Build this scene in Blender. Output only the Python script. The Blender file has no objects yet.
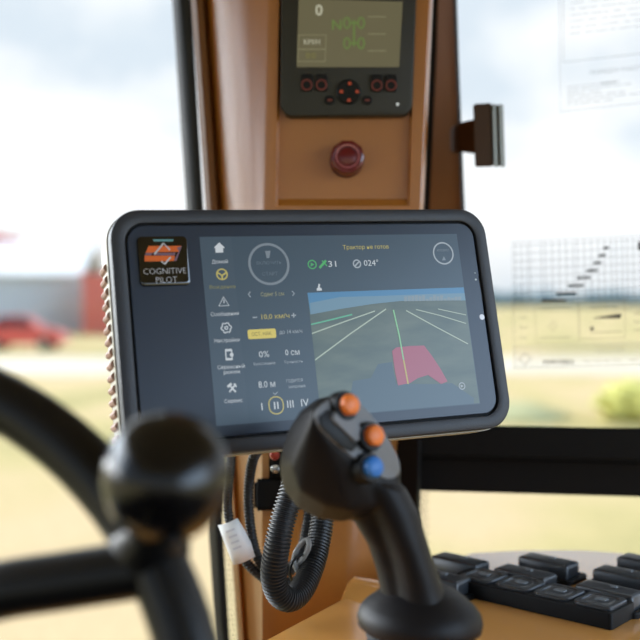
import bpy, bmesh, math, random
from mathutils import Vector, Matrix, Quaternion
random.seed(7)
SC = bpy.context.scene
COL = SC.collection
EYE = 2.7            # eye height above the field
F = 1000.0           # focal length in pixels

# ------------------------------------------------------------------ helpers
def P(px, py, d):
    return Vector(((px - 320) / F * d, d, EYE + (300 - py) / F * d))

def lin(c):
    return tuple(((v / 255) / 12.92 if v / 255 <= .04045 else (((v / 255) + .055) / 1.055) ** 2.4) for v in c) + (1.0,)

def mat(name, rgb, rough=.5, metal=0.0, coat=0.0, spec=.5, bump=0.0, scale=60.0, var=0.0, rgb2=None, emit=0.0, coat_rough=.06):
    m = bpy.data.materials.new(name); m.use_nodes = True
    nt = m.node_tree; b = nt.nodes['Principled BSDF']
    b.inputs['Base Color'].default_value = lin(rgb)
    b.inputs['Roughness'].default_value = rough
    b.inputs['Metallic'].default_value = metal
    b.inputs['Specular IOR Level'].default_value = spec
    b.inputs['Coat Weight'].default_value = coat
    b.inputs['Coat Roughness'].default_value = coat_rough
    if emit > 0:
        b.inputs['Emission Color'].default_value = lin(rgb)
        b.inputs['Emission Strength'].default_value = emit
        b.inputs['Base Color'].default_value = (.016, .02, .026, 1)
    if bump > 0 or var > 0:
        tc = nt.nodes.new('ShaderNodeTexCoord'); n = nt.nodes.new('ShaderNodeTexNoise')
        n.inputs['Scale'].default_value = scale; n.inputs['Detail'].default_value = 5
        nt.links.new(tc.outputs['Object'], n.inputs['Vector'])
        if bump > 0:
            bp = nt.nodes.new('ShaderNodeBump'); bp.inputs['Strength'].default_value = bump
            bp.inputs['Distance'].default_value = .002
            nt.links.new(n.outputs['Fac'], bp.inputs['Height']); nt.links.new(bp.outputs['Normal'], b.inputs['Normal'])
        if var > 0:
            r = nt.nodes.new('ShaderNodeMixRGB'); r.inputs[1].default_value = lin(rgb)
            r.inputs[2].default_value = lin(rgb2) if rgb2 else tuple(min(1, x * (1 + var)) for x in lin(rgb)[:3]) + (1,)
            nt.links.new(n.outputs['Fac'], r.inputs[0]); nt.links.new(r.outputs[0], b.inputs['Base Color'])
    return m

MW = {}
def empty(name, M, label=None, cat=None, group=None, kind=None, parent=None):
    o = bpy.data.objects.new(name, None); COL.objects.link(o)
    o.empty_display_size = .02
    if isinstance(M, Vector): M = Matrix.Translation(M)
    o.matrix_world = M; MW[o] = M.copy()
    props(o, label, cat, group, kind)
    return o

def props(o, label=None, cat=None, group=None, kind=None):
    if label: o['label'] = label
    if cat: o['category'] = cat
    if group: o['group'] = group
    if kind: o['kind'] = kind
    return o

def obj(name, bm, m, parent=None, local=False, sharp=35, smooth=True):
    """link a bmesh as ONE mesh object; vertices in world space unless local"""
    bmesh.ops.recalc_face_normals(bm, faces=bm.faces[:])
    me = bpy.data.meshes.new(name)
    if parent is not None:
        M = MW[parent]
        if not local: bmesh.ops.transform(bm, matrix=M.inverted(), verts=bm.verts[:])
    else:
        xs = [v.co.x for v in bm.verts]; ys = [v.co.y for v in bm.verts]; zs = [v.co.z for v in bm.verts]
        c = Vector(((min(xs) + max(xs)) / 2, (min(ys) + max(ys)) / 2, min(zs)))
        M = Matrix.Translation(c)
        bmesh.ops.translate(bm, vec=-c, verts=bm.verts[:])
    bm.to_mesh(me); bm.free()
    if smooth:
        me.polygons.foreach_set('use_smooth', [True] * len(me.polygons))
        try: me.set_sharp_from_angle(angle=math.radians(sharp))
        except Exception: pass
    me.materials.append(m)
    o = bpy.data.objects.new(name, me); COL.objects.link(o)
    if parent is not None: o.parent = parent
    else: o.matrix_world = M
    MW[o] = M.copy()
    return o

def copy_tree(o, parent=None):
    c = o.copy(); COL.objects.link(c)
    if parent is not None: c.parent = parent
    for ch in list(o.children): copy_tree(ch, c)
    return c

def loft(loops, cap0=True, cap1=True, bm=None, closed=True):
    bm = bm or bmesh.new(); n = len(loops[0]); R = []
    for L in loops: R.append([bm.verts.new(v) for v in L])
    for a, b in zip(R, R[1:]):
        for i in range(n if closed else n - 1):
            j = (i + 1) % n
            bm.faces.new((a[i], a[j], b[j], b[i]))
    if cap0 and closed: bm.faces.new(R[0][::-1])
    if cap1 and closed: bm.faces.new(R[-1])
    return bm

def rr(w, h, r, n=5, cx=0, cy=0):
    """rounded rectangle outline"""
    r = min(r, w / 2 - 1e-6, h / 2 - 1e-6); out = []
    for k, (sx, sy) in enumerate(((1, 1), (-1, 1), (-1, -1), (1, -1))):
        for i in range(n + 1):
            a = math.pi / 2 * (k + i / n)
            out.append((cx + sx * (w / 2 - r) + r * math.cos(a), cy + sy * (h / 2 - r) + r * math.sin(a)))
    return out

def inset_rr(w, h, r, d, n=5, cx=0, cy=0):
    return rr(w - 2 * d, h - 2 * d, max(r - d, .0002), n, cx, cy)

def z3(pts, z): return [Vector((x, y, z)) for x, y in pts]

def plate(w, h, r, z0, z1, bev=.001, cx=0, cy=0, n=5, bm=None, taper=0.0):
    """rounded slab, bevelled on its z1 edge; local XY plane"""
    s = 1 if z1 > z0 else -1
    return loft([z3(rr(w, h, r, n, cx, cy), z0), z3(inset_rr(w, h, r, taper, n, cx, cy), z1 - s * bev),
                 z3(inset_rr(w, h, r, taper + bev * .3, n, cx, cy), z1 - s * bev * .3),
                 z3(inset_rr(w, h, r, taper + bev, n, cx, cy), z1), z3(inset_rr(w, h, r, taper + bev * 1.5, n, cx, cy), z1)], bm=bm)

def box(bm, c, s, M=None, bev=0.0):
    g = bmesh.ops.create_cube(bm, size=1.0); vs = g['verts']
    bmesh.ops.scale(bm, vec=Vector(s), verts=vs)
    if bev > 0:
        es = list({e for v in vs for e in v.link_edges})
        r = bmesh.ops.bevel(bm, geom=es, offset=bev, segments=3, affect='EDGES', profile=.5)
        vs = list({v for f in r['faces'] for v in f.verts} | {v for v in vs if v.is_valid})
    T = Matrix.Translation(Vector(c))
    bmesh.ops.transform(bm, matrix=(M @ T) if M is not None else T, verts=vs)
    return bm

def frame_of(n, up=Vector((0, 0, 1))):
    n = n.normalized(); x = up.cross(n)
    if x.length < 1e-4: x = Vector((1, 0, 0))
    x.normalize(); y = n.cross(x)
    return x, y, n

def lathe(prof, O, N, seg=32, bm=None, cap0=True, cap1=True, sx=1.0, sy=1.0):
    x, y, n = frame_of(N)
    loops = [[O + n * h + (x * math.cos(2 * math.pi * i / seg) * sx + y * math.sin(2 * math.pi * i / seg) * sy) * r for i in range(seg)] for r, h in prof]
    return loft(loops, cap0, cap1, bm)

def catmull(pts, n=12):
    pts = [Vector(p) for p in pts]; q = [2 * pts[0] - pts[1]] + pts + [2 * pts[-1] - pts[-2]]; out = []
    for i in range(1, len(q) - 2):
        for k in range(n):
            t = k / n; a, b, c, d = q[i - 1:i + 3]
            out.append(.5 * ((2 * b) + (c - a) * t + (2 * a - 5 * b + 4 * c - d) * t * t + (3 * b - a - 3 * c + d) * t ** 3))
    out.append(pts[-1]); return out

def resample(path, step):
    out = [path[0]]; acc = 0.0
    for a, b in zip(path, path[1:]):
        L = (b - a).length
        while acc + L >= step and L > 0:
            t = (step - acc) / L; a = a.lerp(b, t); out.append(a.copy()); L = (b - a).length; acc = 0
        acc += L
    return out

def sweep(path, rad, seg=14, bm=None, ell=1.0):
    """tube along path; rad(i) radius per point"""
    loops = []; t0 = (path[1] - path[0]).normalized(); x, y, _ = frame_of(t0, Vector((.1, .95, .2)).normalized())
    for i, p in enumerate(path):
        t = (path[min(i + 1, len(path) - 1)] - path[max(i - 1, 0)]).normalized()
        q = t0.rotation_difference(t); x = q @ x; y = q @ y; t0 = t; r = rad(i)
        loops.append([p + (x * math.cos(2 * math.pi * k / seg) + y * math.sin(2 * math.pi * k / seg) * ell) * r for k in range(seg)])
    return loft(loops, bm=bm)

def ribbed(path, r, pitch=.0028, depth=.16, seg=16, bm=None):
    pts = resample(path, pitch / 4)
    prof = (1.0, 1.0, 1 - depth, 1 - depth)
    return sweep(pts, lambda i: r * prof[i % 4], seg, bm)

_tc = {}
def text_bm(body, size, cx, cy, z, align='CENTER', bm=None, rot=0.0, bold=0.0, squash=1.0):
    bm = bm or bmesh.new()
    c = bpy.data.curves.new('lettering', 'FONT'); c.body = body; c.size = 1.0; c.align_x = align; c.align_y = 'CENTER'
    c.resolution_u = 2; c.offset = bold
    o = bpy.data.objects.new('lettering', c); COL.objects.link(o)
    dg = bpy.context.evaluated_depsgraph_get(); me = bpy.data.meshes.new_from_object(o.evaluated_get(dg))
    bpy.data.objects.remove(o); bpy.data.curves.remove(c)
    k = size / .72      # size = height of a capital
    M = Matrix.Translation((cx, cy, z)) @ Matrix.Rotation(rot, 4, 'Z') @ Matrix.Diagonal((k * squash, k, k, 1))
    me.transform(M); bm.from_mesh(me); bpy.data.meshes.remove(me)
    return bm

def poly(pts, z, bm=None):
    bm = bm or bmesh.new()
    f = bm.faces.new([bm.verts.new((p[0], p[1], z)) for p in pts])
    bmesh.ops.triangulate(bm, faces=[f])
    return bm

def stroke(pts, w, z, bm=None, closed=False):
    """flat line of width w through 2D pts"""
    bm = bm or bmesh.new(); n = len(pts); V = [Vector((p[0], p[1])) for p in pts]; L = []
    for i in range(n):
        a = V[(i - 1) % n] if (closed or i > 0) else V[i]; b = V[(i + 1) % n] if (closed or i < n - 1) else V[i]
        t = (b - a).normalized(); nn = Vector((-t.y, t.x)) * w / 2
        L.append((bm.verts.new((V[i].x + nn.x, V[i].y + nn.y, z)), bm.verts.new((V[i].x - nn.x, V[i].y - nn.y, z))))
    for i in range(n if closed else n - 1):
        j = (i + 1) % n
        bm.faces.new((L[i][0], L[i][1], L[j][1], L[j][0]))
    return bm

def circle(cx, cy, r, n=40): return [(cx + r * math.cos(2 * math.pi * i / n), cy + r * math.sin(2 * math.pi * i / n)) for i in range(n)]

def hull_remesh(hulls, name, m, parent, voxel=.0014, smooth=8, fac=.5):
    """convex pieces merged into one smooth skin"""
    bm = bmesh.new()
    for pts in hulls:
        if isinstance(pts, bmesh.types.BMesh):
            me = bpy.data.meshes.new('tmp'); pts.to_mesh(me); pts.free(); bm.from_mesh(me); bpy.data.meshes.remove(me); continue
        b = bmesh.new(); [b.verts.new(p) for p in pts]
        r = bmesh.ops.convex_hull(b, input=b.verts[:])
        bmesh.ops.delete(b, geom=[v for v in b.verts if not v.link_faces], context='VERTS')
        me = bpy.data.meshes.new('tmp'); b.to_mesh(me); b.free(); bm.from_mesh(me); bpy.data.meshes.remove(me)
    bmesh.ops.recalc_face_normals(bm, faces=bm.faces[:])
    me = bpy.data.meshes.new('tmp'); bm.to_mesh(me); bm.free()
    o = bpy.data.objects.new('tmp', me); COL.objects.link(o)
    a = o.modifiers.new('r', 'REMESH'); a.mode = 'VOXEL'; a.voxel_size = voxel
    if smooth:
        s = o.modifiers.new('s', 'SMOOTH'); s.iterations = smooth; s.factor = fac
    dg = bpy.context.evaluated_depsgraph_get(); out = bpy.data.meshes.new_from_object(o.evaluated_get(dg))
    bpy.data.objects.remove(o)
    b = bmesh.new(); b.from_mesh(out)
    return obj(name, b, m, parent, sharp=80)

# ------------------------------------------------------------------ materials
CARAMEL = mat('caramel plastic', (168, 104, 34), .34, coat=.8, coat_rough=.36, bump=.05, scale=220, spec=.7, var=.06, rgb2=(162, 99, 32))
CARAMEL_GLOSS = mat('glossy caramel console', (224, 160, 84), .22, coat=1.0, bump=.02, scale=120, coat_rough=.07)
BROWN = mat('brown painted steel', (124, 82, 36), .5, bump=.1, scale=120)
DKBROWN = mat('dark brown plastic', (70, 50, 40), .45, bump=.1, scale=200)
BLACKFRAME = mat('black window frame', (11, 9, 8), .6, spec=.25, bump=.1, scale=180)
RUBBER = mat('black rubber seal', (16, 15, 15), .7, bump=.2, scale=300)
POST = mat('black post paint', (20, 21, 24), .5, spec=.25, bump=.05, scale=150)
GREYMETAL = mat('brushed aluminium edge', (138, 140, 134), .5, metal=.2, bump=.05, scale=300)
FRAME = mat('graphite terminal frame', (48, 50, 56), .5, bump=.12, scale=600)
SHELL = mat('beige anodised shell', (178, 172, 156), .5, bump=.06, scale=500)
FIN = mat('red-tinted fins', (158, 122, 108), .55, bump=.06, scale=500)  # reddish tint in the fin colour stands in for reflected red surroundings
GLASSBLK = mat('black terminal glass', (36, 46, 62), .3, spec=.5, var=.01)
GAP = mat('black gasket', (3, 3, 4), .8, bump=.1)
BADGE = mat('black glossy badge', (3, 3, 4), .06, coat=1.0, var=.01)
GRIP = mat('black grip rubber', (20, 17, 18), .48, spec=.22, bump=.12, scale=500)
GRIPPLATE = mat('dark grey button plate', (112, 112, 114), .5, bump=.1, scale=500)
BLK = mat('black plastic', (12, 12, 13), .5, spec=.3, bump=.08, scale=300)
ORANGE = mat('orange button plastic', (240, 124, 44), .4, bump=.03)
BLUE = mat('blue button plastic', (34, 112, 190), .4, bump=.03)
WHEEL = mat('black wheel plastic', (7, 6, 7), .36, spec=.4, bump=.05, scale=300)
KNOB = mat('black knob plastic', (7, 6, 7), .22, bump=.02, scale=100)
SWITCH = mat('charcoal switch plastic', (46, 50, 55), .28, spec=.7, var=.03, scale=400)
SWITCHBASE = mat('black switch surround', (9, 9, 10), .5, spec=.18, bump=.08, scale=400)
LENS = mat('grey switch lens', (108, 114, 120), .3, bump=.02)
RED = mat('red button plastic', (96, 10, 20), .25, coat=.3, bump=.03)
DISPLAY = mat('dark instrument housing', (40, 39, 33), .5, bump=.1, scale=400)
HOSE = mat('black ribbed conduit', (30, 29, 29), .42, bump=.06, scale=400)
TAG = mat('white cable label', (232, 232, 230), .6, bump=.05)
TAGINK = mat('grey label print', (208, 208, 210), .7, var=.02)
TIE = mat('pale grey sleeve', (120, 118, 114), .4, bump=.05)
STEEL = mat('steel bolt', (180, 180, 180), .25, metal=1.0, bump=.03)
REDBOLT = mat('copper red bolt', (170, 70, 60), .3, metal=.6, bump=.03)
INK = mat('chart ink', (38, 40, 42), .6, var=.02)
FLOORM = mat('dark cab mat', (46, 42, 40), .8, bump=.3, scale=200)
HEADLINER = mat('beige headliner', (172, 160, 144), .8, bump=.2, scale=200)

def film(name, rgb, opacity):
    m = bpy.data.materials.new(name); m.use_nodes = True; nt = m.node_tree; nt.nodes.clear()
    o = nt.nodes.new('ShaderNodeOutputMaterial'); t = nt.nodes.new('ShaderNodeBsdfTransparent')
    d = nt.nodes.new('ShaderNodeBsdfDiffuse'); tl = nt.nodes.new('ShaderNodeBsdfTranslucent'); a = nt.nodes.new('ShaderNodeAddShader')
    d.inputs['Color'].default_value = lin(rgb); tl.inputs['Color'].default_value = lin(rgb)
    tc = nt.nodes.new('ShaderNodeTexCoord'); n = nt.nodes.new('ShaderNodeTexNoise'); n.inputs['Scale'].default_value = 400
    mr = nt.nodes.new('ShaderNodeMapRange'); mr.inputs['To Min'].default_value = opacity * .85; mr.inputs['To Max'].default_value = min(1, opacity * 1.15)
    nt.links.new(tc.outputs['Object'], n.inputs['Vector']); nt.links.new(n.outputs['Fac'], mr.inputs['Value'])
    h = nt.nodes.new('ShaderNodeMixShader'); h.inputs[0].default_value = .5
    nt.links.new(d.outputs[0], h.inputs[1]); nt.links.new(tl.outputs[0], h.inputs[2])
    mx = nt.nodes.new('ShaderNodeMixShader'); nt.links.new(mr.outputs[0], mx.inputs[0])
    nt.links.new(t.outputs[0], mx.inputs[1]); nt.links.new(h.outputs[0], mx.inputs[2]); nt.links.new(mx.outputs[0], o.inputs[0])
    return m
FILM = film('clear chart film', (250, 246, 236), .04)
FAINTINK = film('faint grey print', (80, 90, 105), .38)
PALEINK = film('pale grey print', (120, 132, 142), .34)

def pane_mat():
    m = bpy.data.materials.new('window glass'); m.use_nodes = True; nt = m.node_tree; nt.nodes.clear()
    o = nt.nodes.new('ShaderNodeOutputMaterial'); t = nt.nodes.new('ShaderNodeBsdfTransparent'); g = nt.nodes.new('ShaderNodeBsdfGlossy')
    t.inputs[0].default_value = (.97, .98, .975, 1); g.inputs['Roughness'].default_value = .02
    fr = nt.nodes.new('ShaderNodeFresnel'); fr.inputs[0].default_value = 1.45
    mp = nt.nodes.new('ShaderNodeMath'); mp.operation = 'MULTIPLY'; mp.inputs[1].default_value = .8
    mx = nt.nodes.new('ShaderNodeMixShader')
    nt.links.new(fr.outputs[0], mp.inputs[0]); nt.links.new(mp.outputs[0], mx.inputs[0])
    nt.links.new(t.outputs[0], mx.inputs[1]); nt.links.new(g.outputs[0], mx.inputs[2]); nt.links.new(mx.outputs[0], o.inputs[0])
    return m
PANE = pane_mat()

def em(name, rgb, s=1.0): return mat(name, rgb, .3, emit=s)

# ------------------------------------------------------------------ camera
cam = bpy.data.cameras.new('camera'); co = bpy.data.objects.new('camera', cam); COL.objects.link(co)
co.location = (0, 0, EYE); co.rotation_euler = (math.radians(90), 0, 0)
cam.sensor_width = 36; cam.lens = F / 640 * 36; cam.shift_y = -20 / 640; cam.clip_start = .02; cam.clip_end = 3000
cam.dof.use_dof = True; cam.dof.focus_distance = .745; cam.dof.aperture_fstop = 4.4; cam.dof.aperture_blades = 0
SC.camera = co

# ------------------------------------------------------------------ world and sun
CLOUDS = (5.48, 2.84, 2.12)
REAR, LEFT, RIGHT = .5, 14.0, 9.0
w = bpy.data.worlds.new('sky'); SC.world = w; w.use_nodes = True; nt = w.node_tree; nt.nodes.clear()
out = nt.nodes.new('ShaderNodeOutputWorld'); bg = nt.nodes.new('ShaderNodeBackground')
tc = nt.nodes.new('ShaderNodeTexCoord'); mp = nt.nodes.new('ShaderNodeMapping'); mp.inputs['Scale'].default_value = (1, 1, 1.7); mp.inputs['Location'].default_value = CLOUDS
nz = nt.nodes.new('ShaderNodeTexNoise'); nz.inputs['Scale'].default_value = 4.0; nz.inputs['Detail'].default_value = 6; nz.inputs['Roughness'].default_value = .55
nt.links.new(tc.outputs['Generated'], mp.inputs[0]); nt.links.new(mp.outputs[0], nz.inputs['Vector'])
sx = nt.nodes.new('ShaderNodeSeparateXYZ'); nt.links.new(tc.outputs['Generated'], sx.inputs[0])
zr = nt.nodes.new('ShaderNodeMapRange'); zr.inputs['From Min'].default_value = .03; zr.inputs['From Max'].default_value = .3; zr.inputs['To Min'].default_value = .22; zr.inputs['To Max'].default_value = -.06
nt.links.new(sx.outputs['Z'], zr.inputs['Value'])
ad = nt.nodes.new('ShaderNodeMath'); ad.operation = 'ADD'; nt.links.new(nz.outputs['Fac'], ad.inputs[0]); nt.links.new(zr.outputs[0], ad.inputs[1])
cr = nt.nodes.new('ShaderNodeValToRGB'); cr.color_ramp.elements[0].position = .44; cr.color_ramp.elements[0].color = (.79, .89, .99, 1)
cr.color_ramp.elements[1].position = .60; cr.color_ramp.elements[1].color = (1.12, 1.14, 1.16, 1)
nt.links.new(ad.outputs[0], cr.inputs[0])
# bank of haze low on the horizon
hz = nt.nodes.new('ShaderNodeMapRange'); hz.inputs['From Min'].default_value = .02; hz.inputs['From Max'].default_value = .075; hz.inputs['To Min'].default_value = .5; hz.inputs['To Max'].default_value = 0; hz.interpolation_type = 'SMOOTHSTEP'
nt.links.new(sx.outputs['Z'], hz.inputs['Value'])
hm = nt.nodes.new('ShaderNodeMixRGB'); hm.inputs[2].default_value = (.76, .81, .86, 1); nt.links.new(hz.outputs[0], hm.inputs[0]); nt.links.new(cr.outputs[0], hm.inputs[1])
# sky out of view brightened left and right-rear, dimmed behind, to light the cab
def ramp(src, a, b_, lo, hi):
    r = nt.nodes.new('ShaderNodeMapRange'); r.interpolation_type = 'SMOOTHSTEP'
    r.inputs['From Min'].default_value = a; r.inputs['From Max'].default_value = b_; r.inputs['To Min'].default_value = lo; r.inputs['To Max'].default_value = hi
    nt.links.new(src, r.inputs['Value']); return r.outputs[0]
yr = ramp(sx.outputs['Y'], .45, -.3, 1.0, REAR)
def times(a, b_):
    m_ = nt.nodes.new('ShaderNodeMath'); m_.operation = 'MULTIPLY'; nt.links.new(a, m_.inputs[0]); nt.links.new(b_, m_.inputs[1]); return m_.outputs[0]
def plus1(a):
    m_ = nt.nodes.new('ShaderNodeMath'); m_.operation = 'ADD'; nt.links.new(a, m_.inputs[0]); m_.inputs[1].default_value = 1.0; return m_.outputs[0]
xr = plus1(times(ramp(sx.outputs['X'], -.45, -.85, 0.0, LEFT), ramp(sx.outputs['Y'], -.4, .12, 0.0, 1.0)))
xr2 = plus1(times(ramp(sx.outputs['X'], .42, .75, 0.0, RIGHT), ramp(sx.outputs['Y'], .12, -.4, 0.0, 1.0)))
m0 = nt.nodes.new('ShaderNodeMath'); m0.operation = 'MULTIPLY'; nt.links.new(xr, m0.inputs[0]); nt.links.new(xr2, m0.inputs[1])
mu = nt.nodes.new('ShaderNodeMath'); mu.operation = 'MULTIPLY'; nt.links.new(yr, mu.inputs[0]); nt.links.new(m0.outputs[0], mu.inputs[1])
# unseen sky behind the cab tinted blue to cool the screen's reflection
bl = nt.nodes.new('ShaderNodeMixRGB'); bl.blend_type = 'MULTIPLY'; bl.inputs[2].default_value = (.80, .98, 1.2, 1)
nt.links.new(ramp(sx.outputs['Y'], .1, -.4, 0.0, 1.0), bl.inputs[0]); nt.links.new(hm.outputs[0], bl.inputs[1])
nt.links.new(bl.outputs[0], bg.inputs['Color']); nt.links.new(mu.outputs[0], bg.inputs['Strength']); nt.links.new(bg.outputs[0], out.inputs[0])

sun = bpy.data.lights.new('sun', 'SUN'); sun.energy = 1.3; sun.angle = math.radians(12); sun.color = (1, .94, .84)
so = bpy.data.objects.new('sun', sun); COL.objects.link(so)
so.rotation_euler = Vector((-.55, .42, .72)).to_track_quat('Z', 'Y').to_euler(); so.location = (-3, 2, 6)

vs = SC.view_settings; SC.display_settings.display_device = 'sRGB'
vs.view_transform = 'Standard'; vs.look = 'None'; vs.exposure = 0.0; vs.gamma = 1.0; vs.use_curve_mapping = False
SC.cycles.use_denoising = True; SC.cycles.max_bounces = 10; SC.cycles.transparent_max_bounces = 16
SC.cycles.caustics_reflective = False; SC.cycles.caustics_refractive = False; SC.cycles.sample_clamp_indirect = 6

# ------------------------------------------------------------------ outside
def ground_mat():
    m = bpy.data.materials.new('dry grass field'); m.use_nodes = True; nt = m.node_tree; b = nt.nodes['Principled BSDF']
    b.inputs['Roughness'].default_value = .95; b.inputs['Specular IOR Level'].default_value = .1
    tc = nt.nodes.new('ShaderNodeTexCoord'); mp = nt.nodes.new('ShaderNodeMapping'); mp.inputs['Scale'].default_value = (.22, .09, 1)
    n = nt.nodes.new('ShaderNodeTexNoise'); n.inputs['Scale'].default_value = 1.0; n.inputs['Detail'].default_value = 4
    n2 = nt.nodes.new('ShaderNodeTexNoise'); n2.inputs['Scale'].default_value = 9; n2.inputs['Detail'].default_value = 6
    cr = nt.nodes.new('ShaderNodeValToRGB'); e = cr.color_ramp.elements
    e[0].position = .36; e[0].color = lin((158, 150, 100)); e[1].position = .62; e[1].color = lin((204, 178, 138))
    k = e.new(.5); k.color = lin((190, 172, 122))
    mx = nt.nodes.new('ShaderNodeMixRGB'); mx.blend_type = 'OVERLAY'; mx.inputs[0].default_value = .25
    nt.links.new(tc.outputs['Object'], mp.inputs[0]); nt.links.new(mp.outputs[0], n.inputs['Vector']); nt.links.new(tc.outputs['Object'], n2.inputs['Vector'])
    nt.links.new(n.outputs['Fac'], cr.inputs[0]); nt.links.new(cr.outputs[0], mx.inputs[1]); nt.links.new(n2.outputs['Fac'], mx.inputs[2])
    nt.links.new(mx.outputs[0], b.inputs['Base Color'])
    return m
bm = bmesh.new()
NG = 24
for i in range(NG + 1):
    for j in range(NG + 1): bm.verts.new((-900 + 1800 * i / NG, -500 + 1900 * j / NG, 0))
bm.verts.ensure_lookup_table()
for i in range(NG):
    for j in range(NG):
        a = i * (NG + 1) + j; bm.faces.new([bm.verts[k] for k in (a, a + NG + 1, a + NG + 2, a + 1)])
props(obj('ground', bm, ground_mat()), kind='structure')
bm = bmesh.new()
rows = []
for i in range(41):
    x = -60 + 3 * i
    rows.append([Vector((x, 36 + .5 * math.sin(i * .7) + .03 * x, .02)), Vector((x, 41 + .03 * x, .07)), Vector((x, 47.5 + .6 * math.sin(i * .5 + 1) + .03 * x, .02))])
loft(rows, closed=False, bm=bm)
props(obj('road', bm, mat('pale gravel road', (206, 192, 170), .9, bump=.4, scale=4, var=.1)), kind='structure')

def part_box(name, c, s, m, parent, bev=0.0, M=None):
    return obj(name, box(bmesh.new(), c, s, M, bev), m, parent)

# white hangar
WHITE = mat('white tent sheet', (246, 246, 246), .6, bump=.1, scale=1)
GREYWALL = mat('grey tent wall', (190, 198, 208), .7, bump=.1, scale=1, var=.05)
PINKRED = mat('faded red steel', (214, 120, 106), .6, bump=.1, scale=1)
REDPAINT = mat('red car paint', (216, 84, 70), .35, coat=.5, bump=.01)
DARKGL = mat('dark tinted glass', (52, 40, 46), .15, var=.02)
TYRE = mat('black tyre', (32, 30, 30), .8, bump=.2)
HUB = mat('pale wheel hub', (150, 170, 160), .4, metal=.3, bump=.02)
t = empty('marquee', Vector((-27, 84, 0)), 'long white marquee with grey side wall behind the red car', 'tent')
b = bmesh.new()
for k in range(14): box(b, (-33 + k * 1.045, 79.98, 2.4), (1.0, .1, 4.8))
box(b, (-26.5, 80.1, 2.4), (14.6, .1, 4.8)); box(b, (-19.3, 84, 2.4), (.1, 8, 4.8)); box(b, (-33.7, 84, 2.4), (.1, 8, 4.8)); box(b, (-26.5, 88, 2.4), (14.6, .1, 4.8))
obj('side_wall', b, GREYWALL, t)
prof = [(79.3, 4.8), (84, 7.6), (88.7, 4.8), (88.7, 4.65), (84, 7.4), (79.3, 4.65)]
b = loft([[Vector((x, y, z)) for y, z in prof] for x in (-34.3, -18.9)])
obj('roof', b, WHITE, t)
t = empty('shipping_container', Vector((-15.8, 77, 0)), 'faded red shipping container standing beside the white marquee', 'container')
b = bmesh.new(); box(b, (-15.8, 77.5, 2.4), (4.6, 2.6, 4.7))
for k in range(14): box(b, (-17.9 + k * .32, 76.17, 2.4), (.16, .1, 4.4))
obj('body', b, PINKRED, t)
for sxx in (-2.3, 2.3):
    for z in (.2, 4.65): obj('corner_casting', box(bmesh.new(), (-15.8 + sxx, 76.2, z), (.3, .3, .3)), PINKRED, t)
t = empty('flag', Vector((-26.6, 78, 0)), 'red flag on a thin pole in front of the marquee roof', 'flag')
obj('pole', lathe([(.05, 0), (.04, 7.9)], Vector((-26.6, 78, 0)), Vector((0, 0, 1)), 10), GREYWALL, t)
b = bmesh.new(); L = []
for i in range(13):
    u = i / 12; yy = 78 + .18 * math.sin(u * 7); L.append([Vector((-26.55 + 3.2 * u, yy, 7.85 - .25 * u + .1 * math.sin(5 * u))), Vector((-26.55 + 3.2 * u, yy, 6.95 + .42 * u + .1 * math.sin(5 * u)))])
loft(L, closed=False, bm=b)
o = obj('cloth', b, mat('red flag cloth', (206, 52, 48), .8, bump=.1), t); o.modifiers.new('thick', 'SOLIDIFY').thickness = .02
# car
t = empty('car', Vector((-15.7, 54, 0)), 'red car with dark wheels parked at the edge of the gravel road', 'car')
cx0 = -18.3
pr = [(0, .35), (0, .95), (.12, 1.05), (.5, 1.12), (1.15, 1.72), (1.5, 1.8), (2.6, 1.78), (3.35, 1.16), (4.3, 1.02), (4.55, .8), (4.6, .4), (4.3, .3), (.3, .3)]
def carloop(y, k): return [Vector((cx0 + x * 1.0, y + 0, .05 + (z if z < 1.1 else 1.1 + (z - 1.1))) ) if True else 0 for x, z in pr]
L = []
for y, ins in ((53.1, .12), (53.0, .0), (54.8, .0), (54.7, .12)):
    pass
def sidey(z, s): return 54 + s * (.92 - max(0, z - 1.1) * .34)
b = loft([[Vector((cx0 + x, sidey(z, -1), z + .05)) for x, z in pr], [Vector((cx0 + x, sidey(z, 1), z + .05)) for x, z in pr]])
body = obj('body', b, REDPAINT, t, sharp=25)
for (a, c) in (((.72, 1.18), (1.95, 1.68)), ((2.05, 1.18), (3.15, 1.66))):
    if a[0] < 1: q = [(.75, 1.2), (1.95, 1.2), (1.95, 1.68), (1.25, 1.66)]
    else: q = [(2.05, 1.2), (3.15, 1.2), (2.55, 1.68), (2.05, 1.7)]
    b = loft([[Vector((cx0 + x, sidey(z, -1) - .012, z + .05)) for x, z in q], [Vector((cx0 + x, sidey(z, -1) + .01, z + .05)) for x, z in q]])
    obj('side_window', b, DARKGL, t)
for wx in (.95, 3.65):
    for s in (-1, 1):
        y = 54 + s * .8
        wo = obj('wheel', lathe([(.22, -.02), (.33, 0), (.36, .04), (.36, .2), (.33, .24), (.2, .25)], Vector((cx0 + wx, y - s * .05, .36)), Vector((0, s, 0)), 28), TYRE, t)
        obj('hub', lathe([(.21, .24), (.2, .262), (.06, .268)], Vector((cx0 + wx, y - s * .05, .36)), Vector((0, s, 0)), 20), HUB, wo)
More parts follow.
